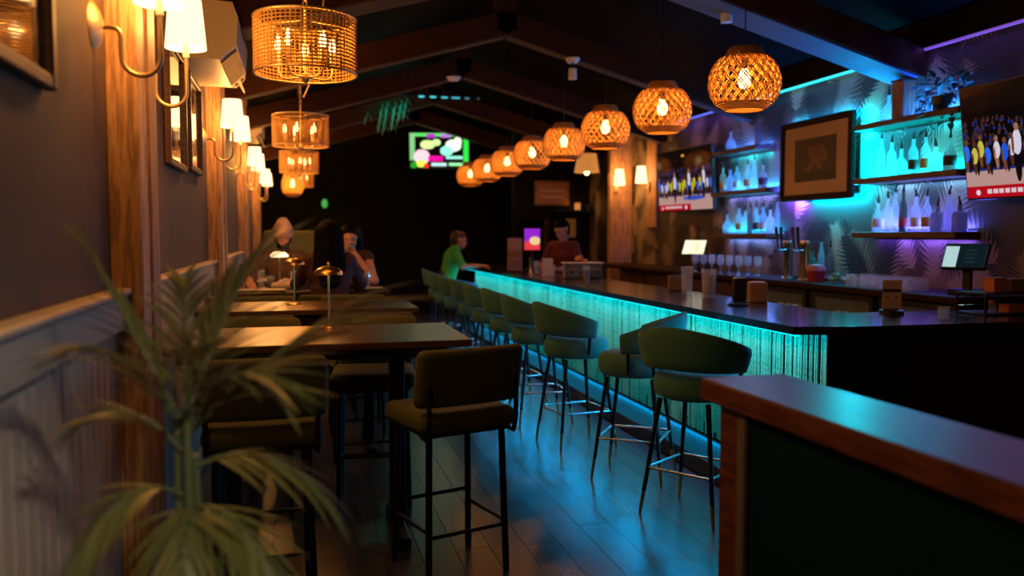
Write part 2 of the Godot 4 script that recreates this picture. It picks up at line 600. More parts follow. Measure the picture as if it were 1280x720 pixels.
func shell() -> void:
	# floor: slab and planks
	var fl := struct("floor", MB.new().box(Vector3(2.16, -0.11, -8.0), Vector3(5.98, 0.2, 18.4)), M.slab, "grey brown wood plank floor between the tables and the bar", "floor")
	var pm := []
	for l in [1.8, 1.35, 2.2]:
		pm.append([l, MB.new().box(Vector3.ZERO, Vector3(0.1785, 0.012, l - 0.0015), 0.0012).mesh()])
	for c in 20:
		var z := 0.4 - rng.randf() * 1.5
		while z > -14.5:
			var pk = pm[rng.randi() % 3]
			var o := obj("plank", pk[1], M["plank%d" % (rng.randi() % 4)], fl, Vector3(-0.59 + c * 0.18, -0.0068 + rng.randf() * 0.0006, z - pk[0] / 2))
			o.rotation.x = 0.0
			z -= pk[0]
	# left wall
	var wl := struct("wall_left", MB.new().box(Vector3(-0.755, 1.62, -8.0), Vector3(0.15, 3.3, 18.4)), M.wall, "dark grey painted wall above pale beadboard wainscot, left side of the room", "wall")
	var bd := MB.new().box(Vector3.ZERO, Vector3(0.016, 1.25, 0.086), 0.005).mesh()
	for i in 118:
		obj("wainscot_board", bd, M.board, wl, Vector3(-0.674, 0.625, -0.7 - i * 0.0925))
	var cap := MB.new()
	cap.box(Vector3(-0.655, 1.305, -6.2), Vector3(0.05, 0.13, 11.5), 0.006)
	cap.box(Vector3(-0.645, 1.383, -6.2), Vector3(0.075, 0.028, 11.5), 0.008)
	struct("trim_1", cap, M.rail, "pale wooden cap rail running along the top of the wainscot", "trim")
	struct("baseboard_left", MB.new().box(Vector3(-0.662, 0.06, -6.2), Vector3(0.03, 0.12, 11.5), 0.006), M.rail, "pale baseboard at the foot of the wainscot", "baseboard")
	# right wall with palm wallpaper
	var wp := mk(Color.WHITE, 0.7)
	wp.albedo_texture = wallpaper()
	wp.uv1_triplanar = true
	wp.uv1_world_triplanar = true
	wp.uv1_scale = Vector3(0.33, 0.33, 0.33)
	struct("wall_right", MB.new().box(Vector3(5.075, 1.62, -8.0), Vector3(0.15, 3.3, 18.4)), wp, "wall behind the bar papered with a palm frond print", "wall")
	struct("wall_back", MB.new().box(Vector3(2.16, 2.2, -17.1), Vector3(5.98, 4.8, 0.15)), M.dark, "dark gable wall at the far end of the room", "wall")
	struct("wall_front", MB.new().box(Vector3(2.16, 2.2, 1.12), Vector3(5.98, 4.8, 0.15)), M.dark, "dark wall behind the camera end of the room", "wall")
	# sloped ceiling
	for s in [-1.0, 1.0]:
		var run := 2.99
		var an := atan2(1.07, run)
		var bs := Basis(Vector3(0, 0, 1), -an * s)
		var c := Vector3(2.16 + s * run / 2, 3.27 + 1.07 / 2 + 0.05, -8.0)
		struct("ceiling", MB.new().box(c, Vector3(run / cos(an) + 0.06, 0.1, 18.4), 0.0, bs), M.ceiling, "dark sloped ceiling plane on the %s side of the ridge" % ("table" if s < 0 else "bar"), "ceiling")
	# roof beams
	var k := 0
	for z in [-6.12, -8.7, -11.05, -13.4, -15.7]:
		var t := tag(thing("roof_beam", "%s pair of dark sloping roof beams counted from the camera, meeting at the ridge" % ["nearest", "second", "third", "fourth", "farthest"][k], "beam"), "%s pair of dark sloping roof beams counted from the camera, meeting at the ridge" % ["nearest", "second", "third", "fourth", "farthest"][k], "beam", "sloping roof beams", "structure")
		for s in [-1.0, 1.0]:
			var a := Vector3(2.14, 3.78, z)
			var b := Vector3(2.14 + s * (2.86 if s > 0 else 2.82), 2.99, z)
			var d = (b - a).normalized()
			var bs := Basis(d, Vector3(0, 0, 1).cross(d), Vector3(0, 0, 1))
			obj("rafter", MB.new().box((a + b) / 2, Vector3((b - a).length() + 0.04, 0.24, 0.36 if k == 0 else 0.17), 0.008, bs), M.beam, t)
			obj("added_lit_underside", MB.new().box((a + b) / 2 - bs.y * 0.128 * signf(bs.y.y), Vector3((b - a).length() - 0.1, 0.016, 0.34 if k == 0 else 0.15), 0.004, bs), M.underside_blue_lit if k == 0 and s > 0 else M.underside_lit, t)  # added board, its colour imitates light falling on the rafter underside
		var kp := PackedVector2Array([Vector2(2.04, 3.70), Vector2(2.24, 3.70), Vector2(2.26, 4.24), Vector2(2.02, 4.24)])
		obj("king_block", MB.new().prism(kp, 0.17, Vector3(0, 0, z - 0.085)), M.beam, t)
		k += 1
	# LED cornice on the right wall
	var co := struct("trim_2", MB.new().box(Vector3(4.975, 3.215, -7.8), Vector3(0.05, 0.22, 15.6), 0.006), M.dark, "dark cornice strip along the top of the papered wall carrying coloured light tape", "trim")
	obj("led_tape", MB.new().box(Vector3(4.962, 3.095, -7.7), Vector3(0.02, 0.02, 2.9)), M.led_cyan, co).set_meta("label", "cyan light tape")
	obj("led_tape", MB.new().box(Vector3(4.962, 3.095, -5.3), Vector3(0.02, 0.02, 1.9)), M.led_violet, co).set_meta("label", "violet light tape")
	obj("led_tape", MB.new().box(Vector3(4.962, 3.095, -9.9), Vector3(0.02, 0.02, 1.4)), M.led_blue, co).set_meta("label", "blue light tape")

func stroke(im: Image, a: Vector2, b: Vector2, w0: float, w1: float, c: Color) -> void:
	var s := im.get_width()
	var steps := int(a.distance_to(b)) + 1
	for i in steps + 1:
		var t := float(i) / steps
		var p := a.lerp(b, t)
		var w := lerpf(w0, w1, t) * (0.5 + 1.0 * sin(PI * minf(t + 0.15, 1.0)))
		var h := int(ceil(w))
		for dy in range(-h, h + 1):
			for dx in range(-h, h + 1):
				if dx * dx + dy * dy <= w * w:
					im.set_pixel(posmod(int(p.x) + dx, s), posmod(int(p.y) + dy, s), c)

func wallpaper() -> ImageTexture:
	var s := 1024
	var im := Image.create(s, s, false, Image.FORMAT_RGB8)
	im.fill(lin(0.062, 0.042, 0.032))
	var r := RandomNumberGenerator.new()
	r.seed = 21
	for i in 60:
		var p := Vector2(r.randf() * s, r.randf() * s)
		var an := -PI / 2 + r.randf_range(-1.1, 1.1)
		var bend := r.randf_range(-0.05, 0.05)
		var v := r.randf_range(0.45, 1.0)
		var c := lin(0.36 * v, 0.27 * v, 0.19 * v) if i % 5 < 3 else lin(0.014, 0.010, 0.009)
		var n := 15
		for k in n:
			var q = p + Vector2.from_angle(an) * 13.0
			stroke(im, p, q, 1.4, 1.2, c)
			var l := 105.0 * sin(PI * (0.12 + 0.85 * float(k) / n)) * r.randf_range(0.8, 1.1)
			for sd in [-1.0, 1.0]:
				var la: float = an + sd * lerpf(1.1, 0.35, float(k) / n)
				stroke(im, q, q + Vector2.from_angle(la) * l, 4.4, 1.0, c)
			p = q
			an += bend
	im.generate_mipmaps()
	return ImageTexture.create_from_image(im)

# ---------------------------------------------------------------- left wall
func left_wall_things() -> void:
	var pn := ["nearest", "second", "third", "farthest"]
	for i in 4:
		var z: float = [-3.49, -7.17, -10.8, -14.4][i]
		var p := thing("wall_post", "%s brown timber post standing against the left wall, counted from the camera" % pn[i], "post", Vector3(-0.68, 0, z), 0, "timber posts on the left wall")
		p.set_meta("kind", "structure")
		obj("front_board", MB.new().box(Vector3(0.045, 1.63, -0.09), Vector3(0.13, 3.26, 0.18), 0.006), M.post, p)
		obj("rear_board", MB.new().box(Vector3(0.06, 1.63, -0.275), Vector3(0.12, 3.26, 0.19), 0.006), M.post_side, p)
	# sconces
	var sc := thing("wall_sconce", "nearest wall sconce, its brass plate left of the first timber post", "sconce", Vector3(-0.68, 2.33, -3.3), 0, "brass wall sconces with white shades")
	var bx := Basis(Vector3(0, 0, 1), -PI / 2)
	obj("backplate", MB.new().lathe([Vector2(0, 0.035), Vector2(0.02, 0.034), Vector2(0.055, 0.022), Vector2(0.085, 0.004), Vector2(0.088, 0.0), Vector2(0.0, 0.0)], 28, Vector3.ZERO, bx), M.aged_brass, sc)
	var pts := [Vector3(0.03, 0.0, 0)]
	for k in 7:
		var a := PI / 2 - k * PI / 12.0
		pts.append(Vector3(0.06 + 0.03 * cos(a), -0.03 + 0.03 * sin(a), 0))
	for k in 13:
		var a := PI + k * PI / 12.0
		pts.append(Vector3(0.155 + 0.065 * cos(a), -0.10 + 0.065 * sin(a), 0))
	pts.append(Vector3(0.22, 0.13, 0))
	obj("arm", MB.new().tube(pts, 0.009, 10), M.aged_brass, sc)
	obj("candle_tube", MB.new().lathe([Vector2(0, 0), Vector2(0.014, 0), Vector2(0.014, 0.08), Vector2(0.0, 0.08)], 14, Vector3(0.22, 0.05, 0)), M.cream, sc)
	obj("shade", MB.new().lathe([Vector2(0.088, 0.09), Vector2(0.070, 0.30), Vector2(0.067, 0.30), Vector2(0.085, 0.09), Vector2(0.088, 0.09)], 28, Vector3(0.22, 0, 0)), M.shade, sc).set_meta("label", "glowing white shade")
	omni("sconce_light", Vector3(0.22, 0.20, 0), WARM, 0.40, 0.05, sc)
	var zz = [-0.75, -4.05, -6.9, -7.85, -10.55, -11.45, -14.1, -15.0]
	var ll := ["wall sconce nearest the camera, beyond the large glazed picture", "wall sconce just past the first timber post, beside the framed mirrors", "wall sconce on the near side of the second timber post", "wall sconce on the far side of the second timber post", "wall sconce on the near side of the third timber post", "wall sconce on the far side of the third timber post", "wall sconce on the near side of the farthest timber post", "wall sconce on the far side of the farthest timber post"]
	for i in 8:
		copy(sc, "wall_sconce", ll[i], Vector3(-0.68, 2.33, zz[i]))
	# framed pictures and mirrors
	var fr := func(label: String, z0: float, z1: float, y0: float, y1: float, inner: Material, cat: String) -> void:
		var t := thing("framed_picture" if cat == "picture" else "framed_mirror", label, cat, Vector3(-0.678, (y0 + y1) / 2, (z0 + z1) / 2))
		var w: float = absf(z1 - z0)
		var h: float = y1 - y0
		for s in [-1.0, 1.0]:
			obj("frame_stile", MB.new().box(Vector3(0.018, 0, s * (w / 2 - 0.02)), Vector3(0.036, h, 0.04), 0.006), M.shelf, t)
			obj("frame_rail", MB.new().box(Vector3(0.017, s * (h / 2 - 0.02), 0), Vector3(0.034, 0.04, w - 0.08), 0.006), M.shelf, t)
		obj("glass_pane", MB.new().box(Vector3(0.012, 0, 0), Vector3(0.006, h - 0.07, w - 0.07)), inner, t)
	fr.call("large framed glazed picture on the near left wall reflecting the lamps", -1.85, -2.66, 2.0, 2.75, M.mirror_glass, "picture")
	var mir := mk(Color(0.75, 0.7, 0.62), 0.06, 1.0)
	fr.call("dark framed mirror on the left wall, the one nearer the first timber post", -4.9, -5.65, 1.98, 2.68, mir, "mirror")
	fr.call("dark framed mirror on the left wall, the one nearer the second timber post", -5.85, -6.55, 2.02, 2.66, mir, "mirror")
	# wall air conditioners
	for i in 3:
		var z: float = [-5.7, -7.15, -12.1][i]
		var k: float = [1.33, 1.0, 1.0][i]
		var a := thing("air_conditioner", ["large beige wall air conditioner high above the framed mirrors", "beige wall air conditioner with open flap above the second timber post", "farther beige wall air conditioner high above the third timber post"][i], "air conditioner", Vector3(-0.679, 2.70 if i == 0 else 2.93, z))
		var prof := PackedVector2Array([Vector2(0.0, 0), Vector2(0.17, 0.0), Vector2(0.25, 0.075), Vector2(0.26, 0.20), Vector2(0.235, 0.27), Vector2(0, 0.28)])
		for j in prof.size(): prof[j] *= k
		obj("body", MB.new().prism(prof, -1.05, Vector3.ZERO), M.cream, a)
		obj("outlet", MB.new().prism(PackedVector2Array([Vector2(0.172, -0.002) * k, Vector2(0.176, -0.006) * k, Vector2(0.246, 0.062) * k, Vector2(0.242, 0.066) * k]), -0.85, Vector3(0, 0, -0.1)), M.black, a)
		if i: obj("flap", MB.new().box(Vector3(0.225, -0.02, -0.525), Vector3(0.10, 0.008, 0.84), 0.003, Basis(Vector3(0, 0, 1), -1.0)), M.white, a).set_meta("label", "open white flap")

# ---------------------------------------------------------------- tables and their stools
func table_stool(label: String) -> Node3D:
	var t := thing("table_stool", label, "stool", Vector3.ZERO, 0, "green upholstered stools at the tables")
	# faces -z: the backrest stands on the +z side
	obj("seat", MB.new().cushion(Vector3(0, 0.745, 0), Vector3(0.50, 0.10, 0.46), 0.045), M.green_velvet, t)
	var bend := func(p: Vector3) -> Vector3: return Vector3(p.x, p.y, p.z - p.x * p.x * 0.45 + 0.025 * (p.y / 0.13))
	obj("backrest", MB.new().cushion(Vector3(0, 0.955, 0.235), Vector3(0.54, 0.27, 0.075), 0.036, bend, Basis.IDENTITY, 6), M.green_velvet, t)
	for s in [-1.0, 1.0]:
		obj("back_bracket", MB.new().tube([Vector3(s * 0.22, 0.69, 0.15), Vector3(s * 0.225, 0.68, 0.225), Vector3(s * 0.225, 0.74, 0.243), Vector3(s * 0.225, 0.93, 0.25)], 0.012, 8), M.black_metal, t)
		for q in [-1.0, 1.0]:
			obj("leg", MB.new().tube([Vector3(s * 0.19, 0.70, q * 0.17), Vector3(s * 0.205, 0.0, q * 0.19)], 0.0165, 8), M.black_metal, t)
		obj("side_rail", MB.new().tube([Vector3(s * 0.201, 0.24, -0.184), Vector3(s * 0.201, 0.24, 0.184)], 0.009, 8), M.black_metal, t)
	obj("seat_frame", MB.new().box(Vector3(0, 0.69, 0), Vector3(0.42, 0.022, 0.38), 0.004), M.black_metal, t)
	obj("footrest", MB.new().tube([Vector3(-0.2, 0.30, -0.183), Vector3(0.2, 0.30, -0.183)], 0.010, 8), M.black_metal, t)
	obj("back_rail", MB.new().tube([Vector3(-0.2, 0.22, 0.185), Vector3(0.2, 0.22, 0.185)], 0.009, 8), M.black_metal, t)
	return t

func tables() -> void:
	var nm := ["nearest", "second", "third", "farthest"]
	var t0: Node3D
	for i in 4:
		var z: float = [-4.52, -6.4, -8.32, -10.2][i]
		var lb := "%s tall dark wooden table along the left wall, counted from the camera" % nm[i]
		if i:
			copy(t0, "bar_table", lb, Vector3(0.09, 0, z))
			continue
		t0 = thing("bar_table", lb, "table", Vector3(0.09, 0, z), 0, "tall tables along the left wall")
		obj("tabletop", MB.new().box(Vector3(0, 1.0625, 0), Vector3(1.50, 0.035, 0.84), 0.004), M.table, t0)
		obj("apron", MB.new().box(Vector3(0, 1.015, 0), Vector3(1.30, 0.06, 0.60), 0.004), M.black, t0)
		for x in [-0.42, 0.42]:
			obj("column", MB.new().box(Vector3(x, 0.53, 0), Vector3(0.08, 0.94, 0.08), 0.006), M.black_metal, t0)
			obj("base_foot", MB.new().box(Vector3(x, 0.03, 0), Vector3(0.07, 0.06, 0.62), 0.008), M.black_metal, t0)
			obj("head_plate", MB.new().box(Vector3(x, 0.985, 0), Vector3(0.09, 0.02, 0.5), 0.003), M.black_metal, t0)
	var st := table_stool("green stool in the middle foreground, nearest the aisle, turned slightly off the first table")
	st.position = Vector3(0.70, 0, -3.98)
	st.rotation.y = 0.30
	var sp := [
		["green stool behind the palm, near side of the first table", -0.16, -3.88, 0.05],
		["green stool at the far side of the first table, by the wall end", -0.25, -5.13, PI],
		["green stool at the far side of the first table, by the aisle end", 0.44, -5.13, PI - 0.1],
		["green stool at the near side of the second table, by the wall end", -0.28, -5.78, 0.0],
		["green stool at the near side of the second table, by the aisle end", 0.46, -5.80, 0.08],
		["green stool at the far side of the second table, by the wall end", -0.28, -7.02, PI],
		["green stool at the far side of the second table, by the aisle end", 0.46, -7.0, PI],
		["green stool under the person with long black hair", 0.28, -7.60, 0.0],
		["green stool under the person in the pale beanie", -0.13, -9.25, PI],
		["green stool under the bare-armed person resting elbows on the third table", 0.58, -9.2, PI],
		["green stool at the near side of the farthest table, by the wall end", -0.28, -9.80, 0.0],
		["green stool at the far side of the farthest table", 0.2, -10.9, PI],
	]
	for s in sp:
		copy(st, "table_stool", s[0], Vector3(s[1], 0, s[2]), s[3])
	# mushroom lamps
	var lp := thing("table_lamp", "brass mushroom lamp standing on the nearest table", "lamp", Vector3(0.17, 1.08, -4.80), 0, "brass mushroom table lamps")
	obj("base", MB.new().lathe([Vector2(0, 0), Vector2(0.052, 0), Vector2(0.054, 0.004), Vector2(0.05, 0.010), Vector2(0.012, 0.014), Vector2(0, 0.014)], 24), M.brass, lp)
	obj("stem", MB.new().tube([Vector3(0, 0.01, 0), Vector3(0, 0.30, 0)], 0.006, 10), M.brass, lp)
	var dome := []
	for k in 9:
		var a := PI / 2 * k / 8.0
		dome.append(Vector2(0.08 * sin(a) if k else 0.0, 0.297 + 0.05 * cos(a)))
	dome.append_array([Vector2(0.077, 0.297), Vector2(0.06, 0.322), Vector2(0.03, 0.337), Vector2(0, 0.34)])
	obj("dome_shade", MB.new().lathe(dome, 28), M.brass, lp)
	obj("finial", MB.new().ball(Vector3(0, 0.356, 0), Vector3(0.008, 0.012, 0.008), 10, 6), M.brass, lp)
	obj("light_disc", MB.new().lathe([Vector2(0, 0.304), Vector2(0.04, 0.304), Vector2(0.04, 0.318), Vector2(0, 0.32)], 20), M.bulb, lp)
	omni("lamp_light", Vector3(0, 0.312, 0), WARM, 0.05, 0.03, lp)
	copy(lp, "table_lamp", "brass mushroom lamp standing on the second table", Vector3(-0.02, 1.08, -6.5))
	# third lamp has a bright white glowing top
	var l3 := thing("table_lamp", "small table lamp with bright white glowing top on the third table", "lamp", Vector3(-0.16, 1.08, -8.55), 0, "")
	obj("base", MB.new().lathe([Vector2(0, 0), Vector2(0.05, 0), Vector2(0.05, 0.012), Vector2(0, 0.014)], 20), M.brass, l3)
	obj("stem", MB.new().tube([Vector3(0, 0.01, 0), Vector3(0, 0.30, 0)], 0.006, 10), M.brass, l3)
	obj("glowing_shade", MB.new().lathe([Vector2(0, 0.30), Vector2(0.085, 0.30), Vector2(0.085, 0.32), Vector2(0.05, 0.35), Vector2(0, 0.355)], 24), M.shade, l3)
	omni("lamp_light", Vector3(0, 0.325, 0), WARM, 0.06, 0.03, l3)
	# things on the tables
	var box1 := thing("menu_box", "small open wooden holder on the wall end of the second table", "holder", Vector3(-0.56, 1.08, -6.12))
	obj("body", MB.new().box(Vector3(0, 0.04, 0), Vector3(0.11, 0.08, 0.07), 0.004), M.post, box1)
	obj("lid_strip", MB.new().box(Vector3(0, 0.084, 0), Vector3(0.115, 0.008, 0.075), 0.002), M.post_side, box1)
	var plate := func(label: String, p: Vector3, w: float) -> void:
		var t := thing("food_tray", label, "tray", p)
		obj("tray", MB.new().box(Vector3(0, 0.008, 0), Vector3(w, 0.016, 0.26), 0.006), M.black, t)
		obj("paper_liner", MB.new().box(Vector3(0, 0.0175, 0), Vector3(w - 0.05, 0.003, 0.21), 0.001), M.paper, t)
	plate.call("black tray with pale paper liner on the third table in front of the beanie", Vector3(-0.34, 1.08, -8.06), 0.5)
	plate.call("smaller black tray with paper liner at the aisle end of the third table", Vector3(0.66, 1.08, -8.05), 0.3)
	var nap := thing("crumpled_napkin", "crumpled pale napkin on the third table beside the glowing lamp", "napkin", Vector3(-0.13, 1.08, -8.25))
	obj("paper", MB.new().blob([[Vector3(-0.07, 0.035, 0), Vector3(0.06, 0.04, 0.01), 0.035, 0.04], [Vector3(-0.02, 0.06, 0.0), Vector3(0.03, 0.085, -0.01), 0.03, 0.025], [Vector3(0.05, 0.04, -0.02), Vector3(0.09, 0.03, 0.02), 0.03, 0.02]], 0.008, 0.015), M.paper, nap)
	var gl := func(label: String, p: Vector3, h: float, r: float, m: Material, liquid) -> void:
		var t := thing("drinking_glass", label, "glass", p)
		obj("cup", MB.new().lathe([Vector2(0, 0), Vector2(r * 0.85, 0), Vector2(r, h), Vector2(r - 0.003, h), Vector2(r * 0.85 - 0.003, 0.012), Vector2(0, 0.012)], 20), m, t)
		if liquid: obj("drink", MB.new().lathe([Vector2(0, 0.013), Vector2(r * 0.85 - 0.005, 0.013), Vector2(r * 0.94 - 0.004, h * 0.7), Vector2(0, h * 0.7)], 20), liquid, t)
	gl.call("tall clear water glass on the third table left of the beanie", Vector3(-0.33, 1.08, -8.45), 0.18, 0.035, M.clear, null)
	gl.call("dark filled glass on the third table in front of the beanie", Vector3(-0.24, 1.08, -8.35), 0.13, 0.038, M.clear, mk(Color(0.02, 0.008, 0.005), 0.2))
	gl.call("clear glass on the third table beside the crumpled napkin", Vector3(-0.03, 1.08, -8.5), 0.16, 0.034, M.clear, null)
	gl.call("red drink in a glass at the aisle end of the third table", Vector3(0.64, 1.098, -8.05), 0.14, 0.032, M.clear, backlit(Color(0.45, 0.02, 0.02), 0.3, 0.6))

# ---------------------------------------------------------------- bar
func bar() -> void:
	var b := thing("bar_counter", "long bar with glossy dark top and teal lit reed front", "bar", Vector3(0, 0, 0))
	obj("countertop", MB.new().prism(PackedVector2Array([Vector2(2.66, -14.05), Vector2(3.45, -14.05), Vector2(3.45, -4.80), Vector2(4.93, -4.80), Vector2(4.93, -4.06), Vector2(2.98, -4.06), Vector2(2.66, -4.14)]), -0.045, Vector3(0, 1.09, 0), Basis(Vector3(1, 0, 0), Vector3(0, 0, 1), Vector3(0, 1, 0))), M.counter, b)
	obj("body", MB.new().box(Vector3(3.18, 0.52, -9.1), Vector3(0.50, 1.04, 9.75)), M.dark, b)
	obj("end_panel", MB.new().box(Vector3(3.93, 0.52, -4.42), Vector3(1.98, 1.04, 0.36), 0.004), M.beam, b)
	obj("foot_step", MB.new().box(Vector3(2.745, 0.06, -9.1), Vector3(0.33, 0.12, 9.8), 0.006), M.black, b)
	obj("led_tape", MB.new().box(Vector3(2.725, 1.034, -9.1), Vector3(0.02, 0.014, 9.8)), M.led_cyan, b).set_meta("label", "cyan light tape")
	var r := RandomNumberGenerator.new()
	r.seed = 3
	var reeds := MB.new()
	var z := -4.2
	while z > -13.95:
		var w := r.randf_range(0.008, 0.017)
		var y0 := r.randf_range(0.13, 0.30) if r.randf() < 0.3 else 0.13
		reeds.box(Vector3(2.915 + r.randf_range(-0.008, 0.008), (y0 + 1.04) / 2, z), Vector3(0.008, 1.04 - y0, w), 0.0, Basis(Vector3.UP, r.randf_range(-0.4, 0.4)) * Basis(Vector3.RIGHT, r.randf_range(-0.006, 0.006)))
		z -= w + (r.randf_range(0.004, 0.02) if z > -4.75 else r.randf_range(-0.003, 0.006))
	obj("reed_front", reeds, M.reed, b, Vector3.ZERO, "stuff").set_meta("label", "curtain of straw reeds washed in teal light")
	# bar stools
	var s := thing("bar_stool", "nearest tub bar stool, turned with its back to the camera", "stool", Vector3(2.21, 0, -4.40), 0, "curved back bar stools")
	obj("seat", MB.new().lathe([Vector2(0, 0.675), Vector2(0.20, 0.675), Vector2(0.232, 0.69), Vector2(0.245, 0.725), Vector2(0.245, 0.775), Vector2(0.23, 0.81), Vector2(0.19, 0.825), Vector2(0, 0.828)], 36), M.teal_velvet, s)
	var sh := MB.new()
	var rows := []
	var n := 36
	for i in n + 1:
		var a := lerpf(-1.66, 1.66, float(i) / n)
		var e := absf(a) / 1.66
		var top := lerpf(1.10, 0.965, pow(e, 1.6))
		var bot := lerpf(0.862, 0.84, e)
		var row := []
		var rad := 0.275
		for q in [[-0.028, 0.0], [-0.035, 0.25], [-0.030, 0.75], [-0.018, 0.97], [0.0, 1.0], [0.018, 0.97], [0.030, 0.75], [0.030, 0.25], [0.022, 0.0]]:
			var rr: float = rad + q[0] + 0.045 * q[1]
			var taper := 1.0 - 0.35 * pow(e, 18.0)
			rr = rad + (rr - rad) * taper
			row.append(Vector3(rr * sin(a), lerpf(bot, top, q[1]), rr * cos(a)))
		rows.append(row)
	for i in n:
		for j in 9:
			var j2 := (j + 1) % 9
			sh.raw(rows[i][j], rows[i + 1][j], rows[i + 1][j2], rows[i][j2])
	for e in [0, n]:
		for j in range(1, 8):
			var nn := Vector3(cos(1.66), 0, -sin(1.66)) if e == n else Vector3(-cos(1.66), 0, -sin(1.66))
			sh.tri(rows[e][0], rows[e][j], rows[e][j + 1], nn, nn, nn)
	sh.smooth()
	obj("backrest", sh, M.teal_velvet, s)
	for q in [[-1, -1], [1, -1], [1, 1], [-1, 1]]:
		var a := Vector3(q[0] * 0.15, 0.67, q[1] * 0.15)
		var c := Vector3(q[0] * 0.23, 0.0, q[1] * 0.23)
		obj("leg", MB.new().tube([a, a.lerp(c, 0.8)], [0.015, 0.012], 10), M.black_metal, s)
		obj("foot_tip", MB.new().tube([a.lerp(c, 0.8), c], [0.0122, 0.009], 10), M.brass, s)
	for x in [-1, 1]:
		obj("back_post", MB.new().tube([Vector3(x * 0.2, 0.70, 0), Vector3(x * 0.262, 0.73, 0.02), Vector3(x * 0.287, 0.90, 0.02)], 0.012, 8), M.black_metal, s)
	var ring := []
	for q in [[-1, -1], [1, -1], [1, 1], [-1, 1], [-1, -1]]:
		ring.append(Vector3(q[0] * 0.20, 0.27, q[1] * 0.20))
	for i in 4:
		obj("footrest_bar", MB.new().tube([ring[i], ring[i + 1]], 0.008, 8), M.steel, s)
	# backrest stands on the stool's +z side; turn = where it faces
	s.rotation.y = -0.95
	var sp := [
		["second bar stool from the camera, swivelled away from the bar", 2.17, -5.22, 0.95],
		["third bar stool from the camera, facing the bar", 2.06, -6.12, -1.45],
		["fourth bar stool from the camera, facing the bar", 2.02, -6.98, -1.6],
		["fifth bar stool from the camera", 2.03, -7.84, -1.5],
		["sixth bar stool from the camera", 2.02, -8.68, -1.62],
		["seventh bar stool from the camera", 2.03, -9.52, -1.55],
		["eighth bar stool from the camera", 2.02, -10.36, -1.5],
		["ninth bar stool from the camera", 2.03, -11.2, -1.6],
		["bar stool under the person in the green shirt", 2.12, -12.35, -1.57],
	]
	for q in sp:
		copy(s, "bar_stool", q[0], Vector3(q[1], 0, q[2]), q[3])

# ---------------------------------------------------------------- half wall
func half_wall() -> void:
	var h := thing("partition", "dark teal half wall with reddish wooden cap in the right foreground", "half wall", Vector3(1.52, 0, -2.64), 0.02)
	h.set_meta("kind", "structure")
	obj("panel", MB.new().box(Vector3(0.0, 0.51, 1.75), Vector3(0.20, 1.02, 3.24)), M.panel_teal, h)
	obj("end_post", MB.new().box(Vector3(0.0, 0.52, 0.07), Vector3(0.225, 1.04, 0.12), 0.006), M.cap, h)
	obj("corner_strip", MB.new().box(Vector3(-0.108, 0.51, 0.155), Vector3(0.018, 1.02, 0.05), 0.004), M.strip, h)
	obj("cap", MB.new().box(Vector3(0.0, 1.065, 1.66), Vector3(0.33, 0.075, 3.40), 0.008), M.cap, h)

# ---------------------------------------------------------------- right wall
func bottle_mesh(kind: int) -> MB:
	var p: Array
	match kind:
		0: p = [Vector2(0, 0), Vector2(0.036, 0), Vector2(0.038, 0.01), Vector2(0.038, 0.18), Vector2(0.030, 0.205), Vector2(0.015, 0.225), Vector2(0.014, 0.285), Vector2(0, 0.285)]
		1: p = [Vector2(0, 0), Vector2(0.045, 0), Vector2(0.048, 0.012), Vector2(0.046, 0.13), Vector2(0.034, 0.165), Vector2(0.016, 0.185), Vector2(0.015, 0.25), Vector2(0, 0.25)]
		2: p = [Vector2(0, 0), Vector2(0.030, 0), Vector2(0.032, 0.01), Vector2(0.032, 0.20), Vector2(0.024, 0.24), Vector2(0.013, 0.27), Vector2(0.013, 0.33), Vector2(0, 0.33)]
		3: p = [Vector2(0, 0), Vector2(0.052, 0), Vector2(0.054, 0.01), Vector2(0.054, 0.125), Vector2(0.045, 0.145), Vector2(0.018, 0.155), Vector2(0.017, 0.20), Vector2(0, 0.20)]
		_: p = [Vector2(0, 0), Vector2(0.040, 0), Vector2(0.056, 0.03), Vector2(0.058, 0.07), Vector2(0.040, 0.12), Vector2(0.016, 0.15), Vector2(0.014, 0.22), Vector2(0, 0.22)]
	return MB.new().lathe(p, 18)

func bottle(label: String, at: Vector3, kind: int, m: Material, lab, pourer := true, group := "") -> void:
	var t := thing("bottle", label, "bottle", at, rng.randf() * 6.0, group)
	obj("glass_body", bottle_mesh(kind), m, t)
	var h: float = [0.285, 0.25, 0.33, 0.20, 0.22][kind]
	var r: float = [0.0385, 0.0475, 0.0325, 0.0545, 0.0]  [kind]
	if lab and r > 0.0:
		obj("label_band", MB.new().lathe([Vector2(r, 0.04), Vector2(r + 0.0012, 0.041), Vector2(r + 0.0012, 0.115), Vector2(r, 0.116)], 18), lab, t)
	if pourer:
		obj("pourer", MB.new().tube([Vector3(0, h, 0), Vector3(0, h + 0.02, 0), Vector3(0.012, h + 0.07, 0)], [0.014, 0.010, 0.004], 8), M.black, t)
	else:
		obj("cap", MB.new().lathe([Vector2(0, h), Vector2(0.017, h), Vector2(0.017, h + 0.03), Vector2(0, h + 0.03)], 12), M.black, t)

func oval(im: Image, c: Vector2, r: Vector2, col: Color) -> void:
	for y in range(maxi(0, int(c.y - r.y)), mini(im.get_height(), int(c.y + r.y) + 1)):
		for x in range(maxi(0, int(c.x - r.x)), mini(im.get_width(), int(c.x + r.x) + 1)):
			if Vector2((x - c.x) / r.x, (y - c.y) / r.y).length_squared() <= 1.0: im.set_pixel(x, y, col)

